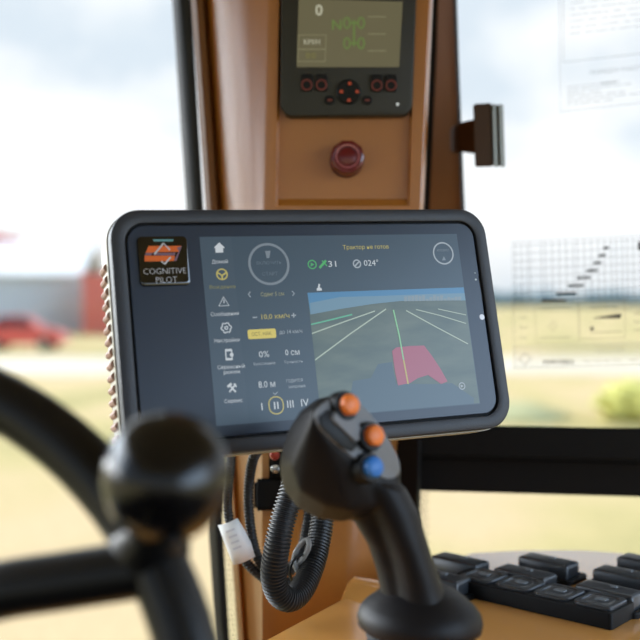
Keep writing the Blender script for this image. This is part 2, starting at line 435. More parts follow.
# far treeline and a bush
b = bmesh.new()
for i in range(150):
    x = 30 + i * 2.1 + random.uniform(-1, 1); r = random.uniform(2.2, 3.8)
    g = bmesh.ops.create_icosphere(b, subdivisions=2, radius=1.0)
    bmesh.ops.transform(b, matrix=Matrix.Translation((x, 400 + random.uniform(-6, 6), r * .9)) @ Matrix.Diagonal((r * 1.1, r, r * random.uniform(.9, 1.25), 1)), verts=g['verts'])
props(obj('treeline', b, mat('hazy blue green trees', (112, 132, 138), .9, bump=.5, scale=.6, var=.1)), 'hazy blue-green line of trees on the horizon beyond the field', 'trees', kind='stuff')  # distance haze is put into the tree colour
b = bmesh.new()
g = bmesh.ops.create_icosphere(b, subdivisions=4, radius=1.0)
for v in g['verts']:
    n = v.co.normalized(); k = 1 + .16 * math.sin(n.x * 9 + 1) * math.sin(n.y * 8) + .12 * math.sin(n.z * 13 + n.x * 11) + random.uniform(-.06, .06)
    v.co = n * k
bmesh.ops.transform(b, matrix=Matrix.Translation((7.35, 22.5, .4)) @ Matrix.Diagonal((1.1, .9, .5, 1)), verts=b.verts[:])
props(obj('bush', b, mat('yellow green leaves', (206, 198, 116), .8, bump=.4, scale=9, var=.3, rgb2=(184, 182, 100)), sharp=20), 'low yellow-green bush in the field below the window chart', 'bush')
b = bmesh.new()
g = bmesh.ops.create_icosphere(b, subdivisions=4, radius=1.0)
for v in g['verts']:
    n = v.co.normalized(); v.co = n * (1 + .1 * math.sin(n.x * 6) + random.uniform(-.03, .03))
bmesh.ops.transform(b, matrix=Matrix.Translation((4.3, 23, .02)) @ Matrix.Diagonal((1.5, 1.2, .3, 1)), verts=b.verts[:])
props(obj('earth_mound', b, mat('dry earth', (180, 174, 136), .95, bump=.5, scale=6, var=.2, rgb2=(158, 158, 110)), sharp=20), 'low grey-green earth mound in the field beside the bush', 'mound')

# ------------------------------------------------------------------ cab shell
props(obj('floor', box(bmesh.new(), (0, -.1, 1.18), (1.5, 2.2, .04), bev=.01), FLOORM), kind='structure')
props(obj('ceiling', box(bmesh.new(), (.07, .05, 3.2), (1.74, 2.2, .05), bev=.02), HEADLINER), kind='structure')  # cab roof out of view, its width set for the tablet's reflections
props(obj('light_block_back', box(bmesh.new(), (0, -1.12, 1.8), (1.56, .05, 1.2), bev=.01), FLOORM), kind='structure')  # this and both side panels: unseen, added to block light off the field
props(obj('light_block_left', box(bmesh.new(), (-.78, -.15, 1.72), (.04, 1.9, 1.04), bev=.01), FLOORM), kind='structure')
props(obj('light_block_right', box(bmesh.new(), (.78, -.15, 1.72), (.04, 1.9, 1.04), bev=.01), FLOORM), kind='structure')

def interp(xs, ys, x):
    if x <= xs[0]: return ys[0]
    for a, b_, c, d in zip(xs, xs[1:], ys, ys[1:]):
        if x <= b_: return c + (d - c) * (x - a) / (b_ - a)
    return ys[-1]

def W(px, py, off=0.0):
    d = 1.0913 / (1 + .205 * (px - 320) / F)
    return P(px, py, d - off)

# window_1: left windshield
t = empty('window_1', P(195, 300, 1.03), kind='structure')
ys = (-75, 60, 200, 340, 480, 640, 800)
def lp(y): return 172 + .0685 * y
def rp(y): return 190 + .06 * y
L = [[P(lp(y), y, 1.055), P(lp(y) + 1, y, 1.035), P(lp(y) + 8, y, 1.02), P(rp(y) - 5, y, 1.018), P(rp(y) - 1, y, 1.022), P(rp(y), y, 1.03), P(rp(y) - 2, y, 1.06)] for y in ys]
fr = obj('window_frame', loft(L), POST, t)
L = [[P(rp(y) - 6, y, 1.012), P(rp(y) - 1, y, 1.010), P(rp(y) + 1, y, 1.016), P(rp(y) - 1, y, 1.026), P(rp(y) - 6, y, 1.022)] for y in ys]
obj('rubber_seal', loft(L), RUBBER, fr)
b = bmesh.new()
pts = [(-.62, .90), (-.45, 1.0), (-.3, 1.05), (-.16, 1.062), (-.085, 1.062)]
L = [[Vector((x, y, z)) for z in (2.05, 2.6, 3.16)] for x, y in pts]
loft(L, closed=False, bm=b); o = obj('glass_pane', b, PANE, t)
b = bmesh.new()
for y in range(450, 700, 5):
    for k in range(3):
        px = rp(y) + 1.5 + k * 3.2 + (1.6 if (y // 5) % 2 else 0)
        c = P(px, y, 1.058); bmesh.ops.create_circle(b, cap_ends=True, segments=8, radius=.0011, matrix=Matrix.Translation(c) @ Matrix.Rotation(math.pi / 2, 4, 'X'))
props(obj('frit_dots', b, RUBBER, o), kind='stuff')

# window_2: side window on the right with cross beam
t = empty('window_2', W(540, 400), kind='structure')
def slab(pa, pb, ya0, ya1, yb0, yb1, o0, o1):
    """bar along the window from pixel column pa to pb between two heights, from offset o0 to o1 in front of the pane"""
    return loft([[W(pa, ya0, o0), W(pa, ya1, o0), W(pa, ya1, o1), W(pa, ya0, o1)], [W(pb, yb0, o0), W(pb, yb1, o0), W(pb, yb1, o1), W(pb, yb0, o1)]])
def bevel_all(bm, off):
    bmesh.ops.bevel(bm, geom=bm.edges[:], offset=off, segments=3, affect='EDGES'); return bm
obj('cross_rail', bevel_all(slab(392, 800, 424, 456, 431, 466, .05, -.02), .003), BLACKFRAME, t)
obj('lower_rail', bevel_all(slab(392, 800, 455, 490, 464, 501, .03, -.02), .003), mat('dark brown black rail', (20, 16, 14), .6, spec=.25, bump=.1), t)
ys = (-75, 60, 210, 330, 424, 440)
def xl(y): return interp((-75, 0, 205, 456, 800), (440, 439, 430, 404, 392), y)
def xr(y): return interp((-75, 0, 205, 424, 800), (454, 456, 464, 474, 474), y) if y <= 424 else interp((424, 460, 500, 800), (474, 424, 420, 414), y)
L = [[P(xl(y), y, 1.045), P(xr(y) - 3, y, 1.03), P(xr(y) - 1, y, 1.036), P(xr(y) - 1, y, 1.06), P(xl(y), y, 1.07)] for y in ys]
fr = obj('post', loft(L), BROWN, t)
L = [[P(xr(y) - 3, y, 1.026), P(xr(y), y, 1.03), P(xr(y) + .6, y, 1.045), P(xr(y), y, 1.066), P(xr(y) - 3, y, 1.062)] for y in ys]
obj('rubber_seal', loft(L), RUBBER, fr)
L = [[P(xl(y) - 22, y, 1.05), P(xl(y) + 2, y, 1.046), P(xl(y) + 2, y, 1.07), P(xl(y) - 22, y, 1.07)] for y in ys]
obj('inner_seal', loft(L), BLACKFRAME, fr)
L = [[P(a, y, 1.02), P(c - 3, y, 1.005), P(c, y, 1.015), P(c, y, 1.06), P(a, y, 1.06)] for y, a, c in ((440, 388, 421), (520, 388, 420), (800, 388, 414))]
obj('lower_post', loft(L), BLACKFRAME, t)
b = bmesh.new()
loft([[W(px, y, -.008) for y in (-60, 200, 440, 700, 900)] for px in (405, 520, 640, 800, 960)], closed=False, bm=b)
pn = obj('glass_pane', b, PANE, t)
b = bmesh.new()
for y in range(490, 640, 4):
    for k in range(3):
        px = 421 + k * 3 + (1.5 if (y // 4) % 2 else 0)
        bmesh.ops.create_circle(b, cap_ends=True, segments=8, radius=.0012 - .0002 * k, matrix=Matrix.Translation(W(px, y, -.005)) @ Matrix.Rotation(math.pi / 2, 4, 'X'))
props(obj('frit_dots', b, RUBBER, pn), kind='stuff')

# trim_1: caramel pillar with recessed front
yy = (-75, 0, 100, 199, 206, 330, 456, 640, 800)
A = (0, 205, 456, 640)
cols = [
    (lambda y: 196 + 44 * y / 640, 1.04), (lambda y: 192 + 46 * y / 640, .99), (lambda y: 199 + 44 * y / 640, .978), (lambda y: 204 + 43 * y / 640, .982),
    (lambda y: 207 + 43 * y / 640, .974), (lambda y: 211 + 44 * y / 640, .966), (lambda y: 219 + 40 * y / 640, .951), (lambda y: 229 + 33 * y / 640, .938), (lambda y: 239 + 25 * y / 640, .929), (lambda y: 250 + 13 * y / 640, .9225), (lambda y: 260 + 1 * y / 640, .918),
    (lambda y: interp(A, (267, 263, 262, 262), y), .9145), (lambda y: interp(A, (270, 266, 268, 268), y), .913), (lambda y: interp(A, (279, 275, 278, 278), y), .912), (lambda y: interp(A, (282, 278, 283, 283), y), 'r'),
    (lambda y: interp(A, (412, 407, 340, 338), y), 'r'), (lambda y: interp(A, (415, 410, 344, 342), y), .912), (lambda y: interp(A, (429, 420, 352, 350), y), .912), (lambda y: interp(A, (431.5, 422.5, 362, 360), y), .916), (lambda y: interp(A, (433, 424, 385, 384), y), .935), (lambda y: interp(A, (432, 424, 396, 398), y), 1.0), (lambda y: interp(A, (428, 420, 392, 390), y), 1.04)]
rows = []
for y in yy:
    r = []
    for fn, d in cols:
        if d == 'r': d = .919 if y <= 199 else .912
        r.append(P(fn(y), y, d))
    rows.append(r)
props(obj('trim_1', loft(rows), CARAMEL, sharp=28), kind='structure')
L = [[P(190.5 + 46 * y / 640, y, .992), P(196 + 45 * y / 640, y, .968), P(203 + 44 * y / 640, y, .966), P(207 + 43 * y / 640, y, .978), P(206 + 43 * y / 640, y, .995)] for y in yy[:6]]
props(obj('trim_2', bevel_all(loft(L), .0008), mat('shaded pillar edge strip', (112, 72, 36), .6, spec=.25, bump=.1)), kind='structure')  # strip added over the pillar edge; its darker brown stands in for shade

# ------------------------------------------------------------------ instrument display on the pillar
D0 = .919
def Q(px, py, h): return P(px, py, D0 - h)      # h = height above the recess
M = Matrix.Translation(P(348, 55, D0)) @ Matrix.Rotation(math.radians(90), 4, 'X')
t = empty('instrument_display', M, 'dark instrument display with olive screen set in the caramel pillar', 'display')
s_ = D0 / F
def dl(px, py): return ((px - 348) * s_, (55 - py) * s_)
outl = [(282, -45), (281, 108), (286, 117), (291, 119), (403, 118), (408, 115), (411.5, 108), (417, -45)]
def dloop(pts, z, ins=0.0):
    out = []
    for px, py in pts:
        x, y = dl(px, py); cxx, cyy = dl(348, 40); out.append(Vector((x + (cxx - x) * ins, y + (cyy - y) * ins, z)))
    return out
obj('housing', loft([dloop(outl, 0), dloop(outl, .010), dloop(outl, .0125, .012), dloop(outl, .013, .03)]), DISPLAY, t, local=True)
scr = [(299, 3), (401.5, 6), (398, 70.5), (297, 70.5)]
obj('screen', poly([dl(*p) for p in scr], .0134), mat('olive liquid crystal', (98, 92, 66), .2, emit=.95), t, local=True)
so_ = t.children[-1]
LG = em('display green', (92, 118, 54)); LWh = em('display pale', (176, 174, 150)); LDim = em('display dim line', (128, 124, 92)); LOl = em('display olive text', (112, 108, 50))
def dtext(body, px, py, hpx, m, name, **k):
    x, y = dl(px, py); return obj(name, text_bm(body, hpx * s_, x, y, .0137, **k), m, so_, local=True, smooth=False)
dtext('0', 319, 15, 11, LWh, 'speed_digit', bold=.02)
dtext('N', 336.5, 29.5, 10, LG, 'gear_letter', bold=.01)
b = bmesh.new()
for px in (346.5, 360.5):
    for py in (27, 47): stroke([dl(px + x * 3, py + y * 5.2) for x, y in circle(0, 0, 1, 16)], 1.5 * s_, .0137, b, True)
stroke([dl(349.5, 27), dl(357.5, 27)], 1.6 * s_, .0137, b); stroke([dl(349.5, 47), dl(357.5, 47)], 1.6 * s_, .0137, b); stroke([dl(353.5, 24), dl(353.5, 50)], 1.8 * s_, .0138, b)
obj('drive_symbol', b, LG, so_, local=True, smooth=False)
for ya in (21, 38, 54.5): obj('screen_line', stroke([dl(367, ya), dl(385, ya)], .8 * s_, .0137), LDim, so_, local=True, smooth=False)
b = bmesh.new()
for pts in ([(299, 39), (326, 39), (325, 65), (298, 65)],): stroke([dl(*p) for p in pts], .8 * s_, .0137, b, True)
stroke([dl(298.5, 53), dl(325.5, 53)], .8 * s_, .0137, b)
obj('screen_box', b, LDim, so_, local=True, smooth=False)
dtext('KM/H', 312, 46, 5.5, LWh, 'unit_lettering', squash=.9)
dtext('0:0', 311, 59.5, 6, LOl, 'counter_lettering')
RING = mat('red key ring', (116, 48, 40), .4, bump=.02)
REDMARK = mat('orange red key mark', (196, 78, 48), .4, bump=.02)
for px, py in ((307, 88.5), (321.5, 88.5), (376, 89), (390, 89)):
    x, y = dl(px, py)
    k = obj('soft_key', plate(12 * s_, 17 * s_, 3 * s_, .0125, .0155, .0008, x, y + 2.5 * s_), BLK, t, local=True)
    obj('key_ring', stroke(circle(x, y, 4.8 * s_, 28), 1.5 * s_, .0157, None, True), RING, k, local=True)
x, y = dl(348, 95)
k = obj('direction_pad', loft([z3(circle(x, y, 12.5 * s_, 36), .0125), z3(circle(x, y, 12 * s_, 36), .015), z3(circle(x, y, 11 * s_, 36), .0158)]), BLK, t, local=True)
for px, py in ((349.2, 87), (341, 95), (356.5, 95), (348.5, 103.5)):
    x, y = dl(px, py); obj('arrow_mark', poly([(x - 2 * s_, y - 1.6 * s_), (x + 2 * s_, y - 1.6 * s_), (x + 1.2 * s_, y + 1.4 * s_), (x - 1.2 * s_, y + 1.4 * s_)], .0161), REDMARK, k, local=True)
for px, py in ((329.5, 103.3), (366.5, 103.3)):
    x, y = dl(px, py)
    k = obj('menu_key', plate(10 * s_, 8.5 * s_, 4 * s_, .0125, .015, .0007, x, y), BLK, t, local=True)
    obj('key_mark', plate(5 * s_, 2 * s_, 1 * s_, .0149, .0153, .0001, x, y), RING, k, local=True)
x, y = dl(396.5, 107); obj('status_light', lathe([(.0013, 0), (.001, .0006), (.0003, .0009)], Vector((x, y, .0129)), Vector((0, 0, 1)), 12), em('white status light', (220, 225, 220)), t, local=True)

# ------------------------------------------------------------------ red push button
O = P(346.5, 161, D0)
t = empty('push_button', O, 'round red push button on the caramel pillar below the instrument display', 'button')
Nn = Vector((.02, -1, .06))
obj('collar', lathe([(.0155, -.002), (.0158, .004), (.0148, .006), (.013, .0062)], O, Nn, 36), mat('dark red collar', (72, 16, 22), .4, bump=.05), t)
k = obj('cap', lathe([(.0132, .004), (.0156, .009), (.0158, .018), (.0150, .0205), (.0128, .0215), (.0095, .0205), (.0085, .0205), (.0078, .0215), (.003, .0228)], O, Nn, 10), RED, t, sharp=20)
b = bmesh.new(); Rm = Matrix.Translation(O) @ Nn.to_track_quat('Z', 'Y').to_matrix().to_4x4()
stroke(circle(0, 0, .0102, 28), .0009, .0222, b, True); bmesh.ops.transform(b, matrix=Rm, verts=b.verts[:])
obj('turn_mark', b, mat('pale red print', (190, 110, 110), .5, bump=.02), k)

# ------------------------------------------------------------------ latch block on the right post
t = empty('window_latch', P(462, 156, 1.0), 'brown window latch block with metal edge on the right post', 'latch')
b = loft([[P(450, 127, 1.03), P(450, 152, 1.03), P(451, 152, 1.05), P(451, 127, 1.05)], [P(462, 122, 1.0), P(462, 152, 1.0), P(463, 152, 1.03), P(463, 122, 1.03)], [P(476, 119, .985), P(477, 154, .985), P(478, 154, 1.01), P(478, 119, 1.01)]])
obj('arm', bevel_all(b, .002), mat('brown latch arm', (70, 48, 32), .6, spec=.2, bump=.1), t)
b = loft([[P(473, 104, .975), P(491, 103, .97), P(492, 103, 1.0), P(475, 104, 1.0)], [P(475, 167, .975), P(493, 166.5, .97), P(494, 166, 1.0), P(476, 167, 1.0)]])
blk = obj('block', bevel_all(b, .0012), DKBROWN, t)
for a0, a1 in ((491.8, 496.6), (498.4, 503.2)):
    b = loft([[P(a0, 104, .968), P(a1, 104.5, .970), P(a1, 104.5, .998), P(a0, 104, .998)], [P(a0 + 2, 167, .968), P(a1 + 2, 167, .970), P(a1 + 2, 167, .998), P(a0 + 2, 167, .998)]])
    obj('metal_edge', bevel_all(b, .0007), GREYMETAL, t)
b = loft([[P(496, 105, .974), P(499, 105, .974), P(499, 105, .998), P(496, 105, .998)], [P(498, 166, .974), P(501, 166, .974), P(501, 166, .998), P(498, 166, .998)]])
obj('rubber_insert', b, RUBBER, t)

# ------------------------------------------------------------------ printed film on the right window
def wloc(px, py, e): return W(px, py, .002 + e)
def wmap(bm2, e):
    """2D pixel sheet -> window surface"""
    for v in bm2.verts: v.co = wloc(v.co.x, v.co.y, v.co.z * e if False else v.co.z)
    return bm2
def wtext(body, px, py, h, e, rot=0.0, bold=0.0, squash=1.0, align='CENTER', bm=None):
    b = text_bm(body, h, 0, 0, 0, align, None, 0, bold, squash); bm = bm or bmesh.new()
    c, s = math.cos(rot), math.sin(rot)
    for v in b.verts: x, y = v.co.x, v.co.y; v.co = Vector((px + x * c - y * s, py - (x * s + y * c), e))
    me = bpy.data.meshes.new('tmp'); b.to_mesh(me); b.free(); bm.from_mesh(me); bpy.data.meshes.remove(me); return bm
t = empty('speed_chart', wloc(576, 370, 0), 'clear printed chart with stepped black bars stuck on the right window', 'chart')
def gy(v, px): return v + (-6.2 + 3 * (v - 242) / 127) * (px - 512) / 128   # rows rise to the right
b = bmesh.new()
fl = loft([[Vector((px, gy(y, px), 0)) for y in (240, 290, 345)] for px in (511, 560, 620, 690)], closed=False); obj('film', wmap(fl, 0), FILM, t)
fl = loft([[Vector((px, gy(y, px), 0)) for y in (345, 370)] for px in (512, 560, 620, 690)], closed=False); obj('film_footer', wmap(fl, 0), film('white footer film', (252, 246, 238), .2), t)
b = bmesh.new()
for k in range(8): stroke([(513, gy(246 + 7.7 * k, 513)), (690, gy(246 + 7.7 * k, 690))], .8, .0004, b)
xs = [515, 521, 527, 530, 541, 545, 552, 559, 566, 573, 577, 584, 591, 598, 604, 611, 616, 622, 627, 633, 640, 647, 655, 663]
for x in xs: stroke([(x, gy(243, x)), (x + 1, gy(302.5, x))], .8, .0004, b)
obj('grid_lines', wmap(b, 0), FAINTINK, t, smooth=False)
b = bmesh.new(); stroke([(512, 242), (690, gy(242, 690)), (690, gy(368, 690)), (515, 368)], .9, .0004, b, True)
stroke([(579, gy(305, 579)), (625, gy(305, 625)), (625, gy(341, 625)), (580, gy(341, 580))], .7, .0004, b, True)
stroke([(535, gy(305, 535)), (578, gy(305, 578)), (579, gy(344, 579)), (536, gy(344, 536))], .5, .0004, b, True)
stroke([(513, gy(304, 513)), (690, gy(304, 690))], .6, .0004, b)
for (c0, c1, y) in ((540, 570, 310), (540, 570, 339), (519, 527, 318), (519, 527, 328), (519, 527, 338), (590, 618, 311), (590, 622, 335), (634, 690, 318), (634, 690, 326), (634, 690, 334)): stroke([(c0, gy(y, c0)), (c1, gy(y, c1))], .9, .0004, b)
stroke([(549, 326), (553, 321), (557, 326), (553, 331)], .7, .0004, b, True)
stroke([(519, 359), (525, 353), (531, 358), (525, 365)], 1.6, .0004, b, True)
stroke([(596, gy(350, 596)), (624, gy(350, 624)), (624, gy(354, 624)), (596, gy(354, 596))], .6, .0004, b, True)
for c0 in (583, 593, 603, 613, 630): stroke([(c0, gy(363, c0)), (c0 + 8, gy(363, c0 + 8))], .7, .0004, b)
obj('outline_print', wmap(b, 0), FAINTINK, t, smooth=False)
for x0, x1, y in ((541.6, 565.6, 300.5), (556, 576.4, 293.6), (568, 583.7, 285.9), (576.6, 590.6, 278), (586.3, 597.5, 270.7), (593.3, 601.4, 263), (598.3, 605.6, 255.6), (603.2, 608.8, 248)):
    b = bmesh.new(); stroke([(x0, y), (x1, y - .5)], 2.5, .0008, b); obj('step_bar', wmap(b, 0), INK, t, smooth=False)
b = bmesh.new(); v = [b.verts.new((x, y, .0008)) for x, y in ((594, 317.6), (621, 313.6), (621, 318.2), (594, 318.4))]; b.faces.new(v)
obj('wedge_mark', wmap(b, 0), INK, t, smooth=False)
b = poly(circle(592, 328.6, 1.9, 16), .0008); obj('round_mark', wmap(b, 0), INK, t, smooth=False)
obj('footer_lettering', wmap(wtext('КИРОВЕЦ', 558.5, 362.2, 3.6, .0008, .01, .02, 1.3), 0), INK, t, smooth=False)
b = poly([(638, 242), (644, 241.5), (644, 251), (638, 250)], .0008); obj('side_mark', wmap(b, 0), INK, t, smooth=False)

t = empty('paper_notice', wloc(600, 112, 0), 'faint double-bordered printed notice at the top of the right window', 'notice')
def ny(v, px): return v - .112 * (px - 560)
fl = loft([[Vector((px, ny(y, px), 0)) for y in (-60, 0, 60, 113)] for px in (559, 600, 640, 690)], closed=False); obj('film', wmap(fl, 0), film('thin notice film', (250, 252, 252), .03), t)
b = bmesh.new(); stroke([(559, -60), (559.5, 40), (560.5, ny(112, 560.5)), (690, ny(112, 690))], 1.0, .0004, b)
stroke([(563, -60), (563.5, ny(62.5, 563)), (690, ny(62.5, 690))], 1.3, .0004, b)
obj('border_print', wmap(b, 0), PALEINK, t, smooth=False)
b = bmesh.new(); random.seed(3)
for k in range(9):
    y = -14 + 6.1 * k; x = 570
    while x < 685:
        l = random.uniform(4, 16); stroke([(x, ny(y, x)), (x + l, ny(y, x + l))], 1.1, .0004, b); x += l + random.uniform(1, 5)
obj('text_block', wmap(b, 0), PALEINK, t, smooth=False)
b = bmesh.new()
for k in range(6):
    y = 88 + 3.5 * k; x = 567; xe = (616, 628, 602, 624, 630, 612)[k]
    while x < xe:
        l = random.uniform(4, 14); stroke([(x, ny(y, x)), (x + l, ny(y, x + l))], 1.2, .0004, b); x += l + random.uniform(.8, 2.5)
stroke([(600, ny(88, 600)), (616, ny(88, 616))], 2.2, .0004, b)
obj('footnote_block', wmap(b, 0), PALEINK, t, smooth=False)
obj('heading_lettering', wmap(wtext('ПОРЯДОК РАБОТЫ', 618, ny(76.5, 618), 3.8, .0006, .11, .02, 1.15), 0), FAINTINK, t, smooth=False)

# ------------------------------------------------------------------ tablet terminal
U = Vector((.92836592, .36999633, .03520559)); V = Vector((-.10894649, .18034486, .97755122)); N = Vector((-.35534122, .91136077, -.20773582))
N = U.cross(V).normalized()
if N.y > 0: N = -N
C0 = Vector((.00158684, .70973142, EYE - .01670799))
M = Matrix(((U.x, V.x, N.x, C0.x), (U.y, V.y, N.y, C0.y), (U.z, V.z, N.z, C0.z), (0, 0, 0, 1)))
TW, TH = .29, .1694
tab_ = empty('tablet_terminal', M, 'large graphite tablet terminal with lit guidance screen mounted before the pillar', 'tablet')
CAM = Vector((0, 0, EYE))
def T(px, py, h=0.0):
    r = Vector(((px - 320) / F, 1.0, (300 - py) / F)); o0 = C0 + N * h
    k = (o0 - CAM).dot(N) / r.dot(N); p = CAM + r * k - C0
    return (p.dot(U), p.dot(V))
PX = .00071
fw = .0098
OR, IR = .021, .0135
n_ = 10
def O_(d, z): return z3(inset_rr(TW, TH, OR, d, n_), z)
iw, ih = TW - 2 * fw, TH - 2 * fw
def I_(d, z): return z3(inset_rr(iw, ih, IR, d, n_), z)
b = loft([O_(.0, -.011), O_(.0, -.002), O_(.0006, -.0007), O_(.002, 0), I_(-.0012, 0), I_(-.0003, -.0005), I_(0, -.0016), I_(0, -.0045)], cap0=True, cap1=True)
obj('front_frame', b, FRAME, tab_, local=True)
obj('gasket', loft([I_(.0003, -.0045), I_(.0003, -.0030)]), GAP, tab_, local=True)
gp = obj('front_glass', loft([I_(.0016, -.0042), I_(.0016, -.0014), I_(.0021, -.0010), I_(.004, -.0010)]), GLASSBLK, tab_, local=True)
ZG = -.0010
b = loft([O_(.0015, -.0112), O_(-.0009, -.0112), O_(-.0009, -.016), O_(-.0009, -.034), O_(.004, -.038)], cap0=False)
obj('rear_shell', b, SHELL, tab_, local=True)
# cooling fins down the left side
fy0, fy1 = T(101, 262)[1], T(118, 424)[1]
b = bmesh.new()
x0 = -TW / 2 - .0009
hexp = [(0, -.0033), (-.0022, -.0017), (-.0029, 0), (-.0022, .0017), (0, .0033), (.002, .0033), (.002, -.0033)]
loft([[Vector((x, y, z)) for x, y in hexp] for z in (-.0165, -.0195, -.0335)], bm=b)
fins = obj('cooling_fin', b, FIN, tab_, local=True, sharp=25)
fins.location = (x0 + .0006, fy0, 0)
pitch = (fy1 - fy0) / 13
for k in range(1, 16):
    c = fins.copy(); COL.objects.link(c); c.location = (x0 + .0006, fy0 + pitch * k, 0)
# right edge light sensors
for (px, py, r, m_, nm) in ((475, 273, .0005, 'LEDa', 'status_light'), (475.8, 279.5, .0008, 'LEDb', 'status_light'), (482, 317, .0022, 'LEDc', 'light_sensor')):
    x, y = T(px, py, ZG)
    obj(nm, lathe([(r, 0), (r * .9, .0002), (r * .3, .0003)], Vector((x, y, ZG)), Vector((0, 0, 1)), 14), em(m_, (196, 204, 216) if nm == 'light_sensor' else (150, 160, 160)), tab_, local=True)
b = bmesh.new(); stroke([T(478.5, 276, ZG), T(482.5, 299, ZG)], .0007, ZG + .0001, b); obj('microphone_slot', b, GAP, tab_, local=True)
# badge
bc = T(163.8, 261, 0); bs = .0348
badge = obj('badge', plate(bs, bs, .0035, ZG, ZG + .0022, .0016, bc[0], bc[1], n=6), BADGE, tab_, local=True)
ZB = ZG + .0024
OR_ = mat('orange emblem print', (226, 104, 24), .35, emit=0, bump=.01); TEAL = mat('teal emblem print', (96, 150, 150), .4, bump=.01); SILV = mat('silver emblem print', (196, 196, 200), .4, bump=.01); PUR = mat('mauve emblem print', (120, 92, 110), .4, bump=.01)
def bz(pts): return [T(120 + x * .125, 220 + y * .125, ZB) for x, y in pts]
obj('emblem_bar', poly(bz([(262, 154), (428, 154), (424, 172), (270, 172)]), ZB), TEAL, badge, local=True, smooth=False)
b = bmesh.new(); poly(bz([(228, 208), (490, 206), (470, 255), (262, 258), (268, 262), (205, 262)]), ZB, b); poly(bz([(215, 285), (440, 285), (432, 328), (196, 332), (196, 285)]), ZB, b)
obj('emblem_slab', b, OR_, badge, local=True, smooth=False)
b = bmesh.new(); poly(bz([(205, 262), (262, 262), (250, 284), (196, 284)]), ZB + .00005, b); poly(bz([(455, 222), (495, 208), (452, 326), (428, 328), (470, 250)]), ZB + .00005, b); poly(bz([(268, 262), (445, 262), (440, 283), (268, 283)]), ZB + .00005, b)
obj('emblem_shade', b, PUR, badge, local=True, smooth=False)
b = bmesh.new(); stroke(bz([(275, 274), (348, 186), (400, 240)]), .0013, ZB + .0001, b); stroke(bz([(330, 330), (358, 352), (404, 298)]), .0013, ZB + .0001, b)
obj('emblem_arrow', b, SILV, badge, local=True, smooth=False)
a = bz([(195, 415)])[0]; c_ = bz([(522, 415)])[0]; hh = .0043
b = text_bm('COGNITIVE', hh, (a[0] + c_[0]) / 2, a[1], ZB, squash=.95, bold=-.012); x, y = T(166.5, 280, ZB); text_bm('PILOT', hh, x, y, ZB, bm=b, squash=.95, bold=-.012)
obj('badge_lettering', b, SILV, badge, local=True, smooth=False)

# lit screen
SCR = em('screen slate', (50, 66, 78), .95)
ZS = ZG + .00015
q = [T(200.5, 236.5, ZG), T(457.5, 234.3, ZG), T(479, 402.5, ZG), T(215, 428, ZG)]
xl_, xr_ = (q[0][0] + q[3][0]) / 2, (q[1][0] + q[2][0]) / 2; yt_, yb_ = (q[0][1] + q[1][1]) / 2, (q[2][1] + q[3][1]) / 2
screen = obj('screen', poly([(xl_, yb_), (xr_, yb_), (xr_, yt_), (xl_, yt_)], ZS), SCR, tab_, local=True, smooth=False)
Z1, Z2, Z3, Z4 = ZS + .00012, ZS + .00024, ZS + .00036, ZS + .00048
UW = em('ui white', (186, 192, 196)); UDIM = em('ui grey', (112, 122, 130)); UYEL = em('ui yellow', (176, 164, 84)); UYD = em('ui dark yellow', (120, 118, 72)); UGR = em('ui green', (70, 160, 90)); UPILL = em('ui yellow pill', (196, 180, 84)); UDARK = em('ui dark text', (84, 78, 40)); UPAN = em('ui panel', (54, 69, 81), .95); UMID = em('ui mid', (150, 158, 164))
def ut(name, items, m, z=Z2):
    """items: (text, px, py, cap px height, width px or None)"""
    b = bmesh.new()
    for body, px, py, h, wd in items:
        x, y = T(px, py, z); k = text_bm(body, h * PX, 0, 0, z)
        xs_ = [v.co.x for v in k.verts]; ww = max(xs_) - min(xs_); f = (wd * PX / ww) if wd else 1.0
        for v in k.verts: v.co.x = v.co.x * f + x; v.co.y += y
        me = bpy.data.meshes.new('tmp'); k.to_mesh(me); k.free(); b.from_mesh(me); bpy.data.meshes.remove(me)
    return obj(name, b, m, screen, local=True, smooth=False)
def u(px, py): return T(px, py, Z2)
def ui(name, b, m): return obj(name, b, m, screen, local=True, smooth=False)
# menu panel
ya = q
mx0, mx1 = xl_, T(240, 330, ZG)[0]
b = poly([(mx0, yb_), (mx1, yb_), (mx1, yt_), (mx0, yt_)], ZS + .00006); ui('menu_panel', b, UPAN)
for body, px, py, wd, m_ in (('Домой', 220, 261.8, 16, UW), ('Вождение', 222.5, 287, 26, UYD), ('Сообщения', 225, 314, 28, UW), ('Настройки', 227, 340.5, 25, UW), ('Сервисный\nрежим', 231.5, 369.5, 27, UW), ('Сервис', 233.5, 401, 18, UW)):
    ut('menu_caption', [(body, px, py, 3.6, wd)], m_)
b = poly([u(213.5, 248), u(219.3, 242.3), u(225, 248), u(223, 248), u(223.3, 252.5), u(215.5, 252.7), u(215.3, 248)], Z2); ui('home_icon', b, UW)
def ring(px, py, r, wpx, n=32, z=Z2, b=None, sxq=1.0):
    x, y = T(px, py, z); return stroke([(x + (X - 0) * sxq, y + Y) for X, Y in circle(0, 0, r * PX, n)], wpx * PX, z, b, True)
b = ring(222, 274.3, 5.2, 1.3); stroke([u(217.5, 272.5), u(222, 275.5), u(226.5, 272.5)], 1.6 * PX, Z2, b); stroke([u(222, 275), u(222.3, 279.5)], 1.6 * PX, Z2, b); ui('steering_icon', b, UYEL)
b = stroke([u(223.5, 296.8), u(229, 305.5), u(219, 306)], 1.1 * PX, Z2, None, True); stroke([u(223.9, 299.5), u(224, 303.2)], .9 * PX, Z2, b); ui('warning_icon', b, UW)
x, y = u(226.3, 327.8); gp_ = []
